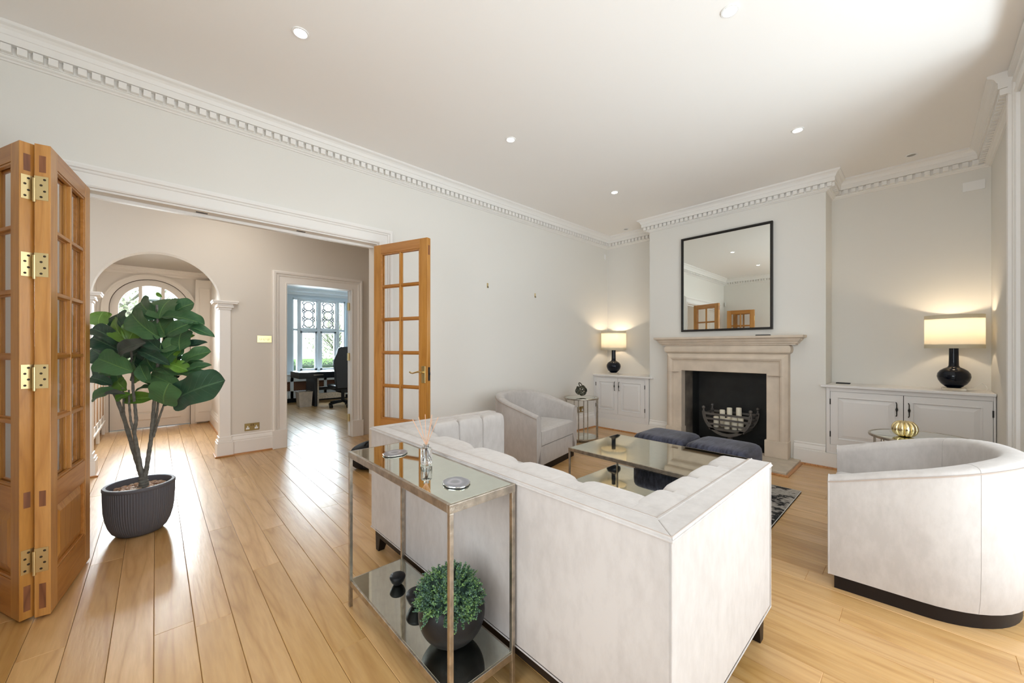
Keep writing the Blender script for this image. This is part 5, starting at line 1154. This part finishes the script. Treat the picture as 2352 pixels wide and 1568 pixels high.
# radiator cover below the study window
rs_ = thing('window_radiator_cover', 'white radiator cover with brown slatted lattice panels under the study window', 'radiator cover', (3.1, 10.35, 0))
b = MB(); yf = 10.26
b.box(1.8, yf, .10, 4.3, yf + .02, .28).box(1.8, yf, .50, 4.3, yf + .02, .66).box(1.8, yf - .02, .655, 4.3, WY - .001, .685)
for x in (1.8, 2.35, 3.10, 3.85): b.box(x - .0, yf, .10, x + .07, yf + .02, .66)
part('frame', b, ST, rs_, world=True, bev=.003)
part('plinth', MB().box(1.8, yf + .04, 0, 4.3, WY - .002, .11), BLACKP, rs_, world=True)  # black box standing in for the shade in the gap below the cover
for x0, x1 in ((1.87, 2.35), (2.42, 3.10), (3.17, 3.85)):
    p_ = part('lattice_panel', MB().box(x0, yf + .024, .28, x1, yf + .03, .50), mat('brown_lattice_back', (.10, .04, .02), .7), rs_, world=True)
    b = MB(); k = x0 - .2
    while k < x1:
        xa, xb = max(x0, k), min(x1, k + .22)
        if xb > xa: b.add([(xa, yf + .016, .28 + (xa - k)), (xb, yf + .016, .28 + (xb - k)), (xb, yf + .016, min(.50, .28 + (xb - k) + .022)), (xa, yf + .016, .28 + (xa - k) + .022)], [(0, 1, 2, 3)])
        k += .042
    part('lattice_slats', b, mat('brown_lattice', (.26, .10, .045), .55), p_, world=True, kind='stuff')

# ------------------------------------------------------------------ small fittings
def socket(label, cx, z, y, double=True, W_=.155):
    s = thing('wall_socket', label, 'socket', (cx, y, z)); h = .092; m_ = PLATE
    part('plate', MB().box(-W_ / 2, -.006, -h / 2, W_ / 2, 0, h / 2), m_, s, bev=.001)
    for sx in ((-.045, .045) if double else (0,)):
        part('insert', MB().box(sx - .018, -.0075, -.028, sx + .018, -.005, -.006).box(sx - .006, -.0075, -.010, sx + .006, -.005, .014), WHITEP, s)
    for sx in (-.010, .012): part('rocker', MB().box(sx - .006, -.009, .012, sx + .006, -.005, .036), mat('rocker_dark', (.16, .10, .04), .4, .8), s, bev=.001)
    return s
socket('double brass power socket above the hall skirting, left of the study doorway', .885, .318, HALLY)
socket('brass power socket low on the left wall behind the round side table', 4.975, .322, L, True, .15)
sw = thing('light_switch', 'brass triple dimmer switch plate beside the study doorway', 'switch', (1.018, HALLY, 1.417))
part('plate', MB().box(-.079, -.006, -.044, .079, 0, .044), BRASSP, sw, bev=.001)
for x in (-.040, 0, .040): part('knob', MB().lathe([(.001, 0), (.013, 0), (.012, .012), (.001, .013)], 16).xf(Matrix.Translation((x, -.006, 0)) @ Matrix.Rotation(PI / 2, 4, 'X')), BRASSP, sw, smooth=40)
for x, z, lb in ((3.058, 2.091, 'small brass picture hook on the left wall, nearer the glazed door'), (3.924, 2.047, 'small brass picture hook on the left wall, farther from the glazed door')):
    h = thing('picture_hook', lb, 'hook', (x, L, z))
    part('plate', MB().box(-.012, -.003, -.03, .012, 0, .03), BRASS, h, bev=.002); part('hook', MB().tube([(0, -.003, -.005), (0, -.006, -.026), (0, -.014, -.03), (0, -.018, -.018)], .003, 6), IRON, h, smooth=True)
o = part('alarm_sensor', MB().box(-.03, -.02, -.05, .03, .0, .05), WHITEP, None, bev=.008); o.location = (-.70, 3.70, 2.50); tag(o, 'small white alarm sensor in the corner seen in the mirror', 'sensor'); o.rotation_euler.z = -.7
o.location = (-.765, 3.695, 2.5)
o = part('alarm_sensor', MB().box(-.03, -.012, -.045, .03, 0, .045), WHITEP, None, bev=.006); o.location = (5.66, 3.728, 2.87); tag(o, 'small white alarm sensor high in the corner above the left cupboard', 'sensor')
o = part('wall_box', MB().box(-.012, -.07, -.045, 0, .07, .045), WHITEP, None, bev=.003); o.location = (5.748, -.34, 2.86); tag(o, 'flat white box high in the corner above the right cupboard', 'sensor')
LENS = mat('downlight_lens', (1, .95, .85), emit=(1, .90, .76), estr=30)
lx, ls, ly, lt = .637, 1.72, 2.545, 1.81
def downlight(x, y, lit, lb):
    d = thing('ceiling_downlight', lb, 'ceiling light', (x, y, CZ), 0, 'recessed ceiling downlights')
    part('bezel', MB().lathe([(.030, -.001), (.046, -.001), (.045, -.006), (.036, -.007), (.032, -.003), (.030, -.001)], 40), WHITEP, d, smooth=40)
    part('lens', MB().lathe([(.001, -.0035), (.031, -.0035), (.031, -.001), (.001, -.001)], 32), LENS if lit else mat('unlit_lens', (.32, .30, .27), .3), d)
    if lit:
        q = bpy.data.lights.new('downlight_beam', 'SPOT'); q.energy = 8; q.color = (1, .86, .68); q.spot_size = 1.6; q.spot_blend = .7; q.shadow_soft_size = .03
        o = bpy.data.objects.new('downlight_beam', q); COL.objects.link(o); o.location = (x, y, CZ - .02)
for x, y, lb in ((lx, ly, 'lit downlight nearest the wide opening, left of the ceiling'), (lx + ls, ly, 'lit downlight in the middle of the row along the left wall'), (lx + 2 * ls, ly, 'lit downlight in the left row nearest the fireplace'), (lx + ls, ly - lt, 'lit downlight at the top right of the picture'), (lx + 2 * ls, ly - lt, 'lit downlight in the right row nearest the fireplace')): downlight(x, y, True, lb)
downlight(5.42, .07, False, 'unlit tilting downlight over the right alcove'); downlight(5.47, 3.21, False, 'unlit tilting downlight over the left alcove')
downlight(lx, ly - lt, True, 'lit downlight above the camera position')
for x in (.261, .95):
    o = part('flush_bolt_keep', MB().box(-.035, -.012, -.002, .035, .012, 0).box(-.012, -.006, -.0035, .012, .006, 0), IRON, None); o.location = (x, L + .05, 2.342)
    tag(o, 'small metal bolt keep under the opening head, %s' % ('left one' if x < .5 else 'right one'), 'bolt keep')

# ------------------------------------------------------------------ outdoors
struct('lawn', MB().box(-30, 10.9, -.5, 40, 70, -.45).box(-8, 8.8, -.2, 1.6, 20, -.16), mat('lawn_grass', (.17, .30, .07), .9, var=.25, vscale=3), 'green lawn beyond the study window and front door')
struct('terrace', MB().box(-6, -14, -.25, 12, -1.52, -.2), mat('pale_paving', (.62, .60, .56), .8, var=.1, vscale=2), 'pale paved terrace added unseen outside the bay to bounce light onto the ceiling')  # pale unseen ground, added to reflect light up to the ceiling
HED = mat('hedge_leaf', (.10, .14, .09), .8, var=.6, vscale=14)
def blob(name, label, cat, loc, s, n, m, seed, group=None):
    rr = random.Random(seed); b = MB()
    for i in range(n):
        v = Vector((rr.gauss(0, 1), rr.gauss(0, 1), rr.gauss(0, 1))).normalized() * (rr.random() ** .33); c = Vector((v.x * s[0], v.y * s[1], v.z * s[2])); q = rr.uniform(.03, .07) * (1 + s[2] * .3)
        a = Vector((rr.uniform(-1, 1), rr.uniform(-1, 1), rr.uniform(-1, 1))).normalized(); u = a.orthogonal().normalized()
        b.add([c, c + a * q + u * q * .5, c + a * 2 * q, c + a * q - u * q * .5], [(0, 1, 2, 3)])
    return b
h = thing('hedge', 'low clipped hedge outside the study window', 'hedge', (3.4, 13.0, -.45))
b = MB(); rr = random.Random(1)
for i in range(9000):
    c = Vector((rr.uniform(-3, 3.4), rr.uniform(-.5, .5), rr.uniform(.2, 1.32))); a = Vector((rr.uniform(-1, 1), rr.uniform(-1, 1), rr.uniform(-1, 1))).normalized(); u = a.orthogonal().normalized(); q = .035
    b.add([c, c + a * q + u * q * .6, c + a * 2 * q, c + a * q - u * q * .6], [(0, 1, 2, 3)])
part('foliage', b, HED, h, kind='stuff', recalc=False); part('core', MB().box(-3, -.42, 0, 3.4, .42, 1.22), mat('hedge_core', (.05, .07, .04), .9), h)
TL = mat('spring_leaf', (.50, .53, .36), .8, var=.4, vscale=8); TB = mat('tree_bark_grey', (.28, .26, .22), .9)
for i, (x, y, hgt, lb) in enumerate(((-1.0, 24, 6.5, 'bare pale tree in the left pane of the study window'), (9.0, 27, 5.0, 'leafy green tree in the right pane of the study window'), (4.4, 44, 7, 'distant tree between the two study window lights'), (-1.6, 17, 4, 'tree outside the front door'))):
    t = thing('garden_tree', lb, 'tree', (x, y, -.45), 0, 'trees in the garden'); rr = random.Random(20 + i)
    part('trunk', MB().tube([(0, 0, 0), (.05, 0, hgt * .3), (0, .05, hgt * .6)], [.22, .16, .10], 10), TB, t, smooth=True)
    b = MB()
    for k in range(40):
        a = rr.uniform(0, 6.28); z0 = hgt * rr.uniform(.25, .6); l = hgt * rr.uniform(.2, .4)
        b.tube([(0, 0, z0), (l * .5 * math.cos(a), l * .5 * math.sin(a), z0 + l * .5), (l * .8 * math.cos(a + .3), l * .8 * math.sin(a + .3), z0 + l)], [.04, .025, .008], 5)
    part('branches', b, TB, t, kind='stuff')
    part('crown', blob('', '', '', None, (hgt * .4, hgt * .4, hgt * .42), 500 if i == 0 else 2200, TL, 40 + i).xf(Matrix.Translation((0, 0, hgt * .55))), TL, t, kind='stuff', recalc=False)
# brick porch arch and lantern outside the front door
b = MB().box(-2.2, 10.2, -.2, -.95, 10.5, 3.4).box(.85, 10.2, -.2, 2.2, 10.5, 3.4); arch_strips(b, -.05, .90, 1.75, 10.2, 10.5, 3.4)
struct('exterior_porch_wall', b, mat('porch_brick', (.30, .25, .20), .9, var=.4, vscale=25), 'weathered brick porch arch outside the front door', smooth=20)
struct('ceiling_porch', MB().box(-2.2, 8.76, 2.95, 2.2, 10.5, 3.1), mat('porch_brick'), 'porch ceiling outside the front door')
ln_ = thing('porch_lantern', 'metal and glass lantern hanging outside above the front door', 'lantern', (-.05, 9.35, 2.15))
b = MB()
for sx in (-1, 1):
    for sy in (-1, 1): b.tube([(sx * .11, sy * .11, 0), (sx * .17, sy * .17, .34)], .010, 6)
b.box(-.18, -.18, .33, .18, .18, .36).box(-.12, -.12, -.01, .12, .12, .01)
part('frame', b, mat('lantern_metal', (.12, .15, .16), .5, .4), ln_); part('cap', MB().lathe([(.25, .36), (.10, .48), (.02, .52), (.015, .8)], 4), mat('lantern_metal'), ln_)
part('glass', MB().add([(-.11, -.11, 0), (.11, -.11, 0), (.17, -.17, .34), (-.17, -.17, .34)], [(0, 1, 2, 3)]).add([(-.11, .11, 0), (.11, .11, 0), (.17, .17, .34), (-.17, .17, .34)], [(0, 1, 2, 3)]), mat('frosted_lantern', (.5, .58, .55), .3), ln_)
part('bracket', MB().tube([(0, 0, .0), (.05, 0, -.08), (.03, .10, -.22), (-.05, .15, -.30)], .012, 8), mat('lantern_metal'), ln_, smooth=True)
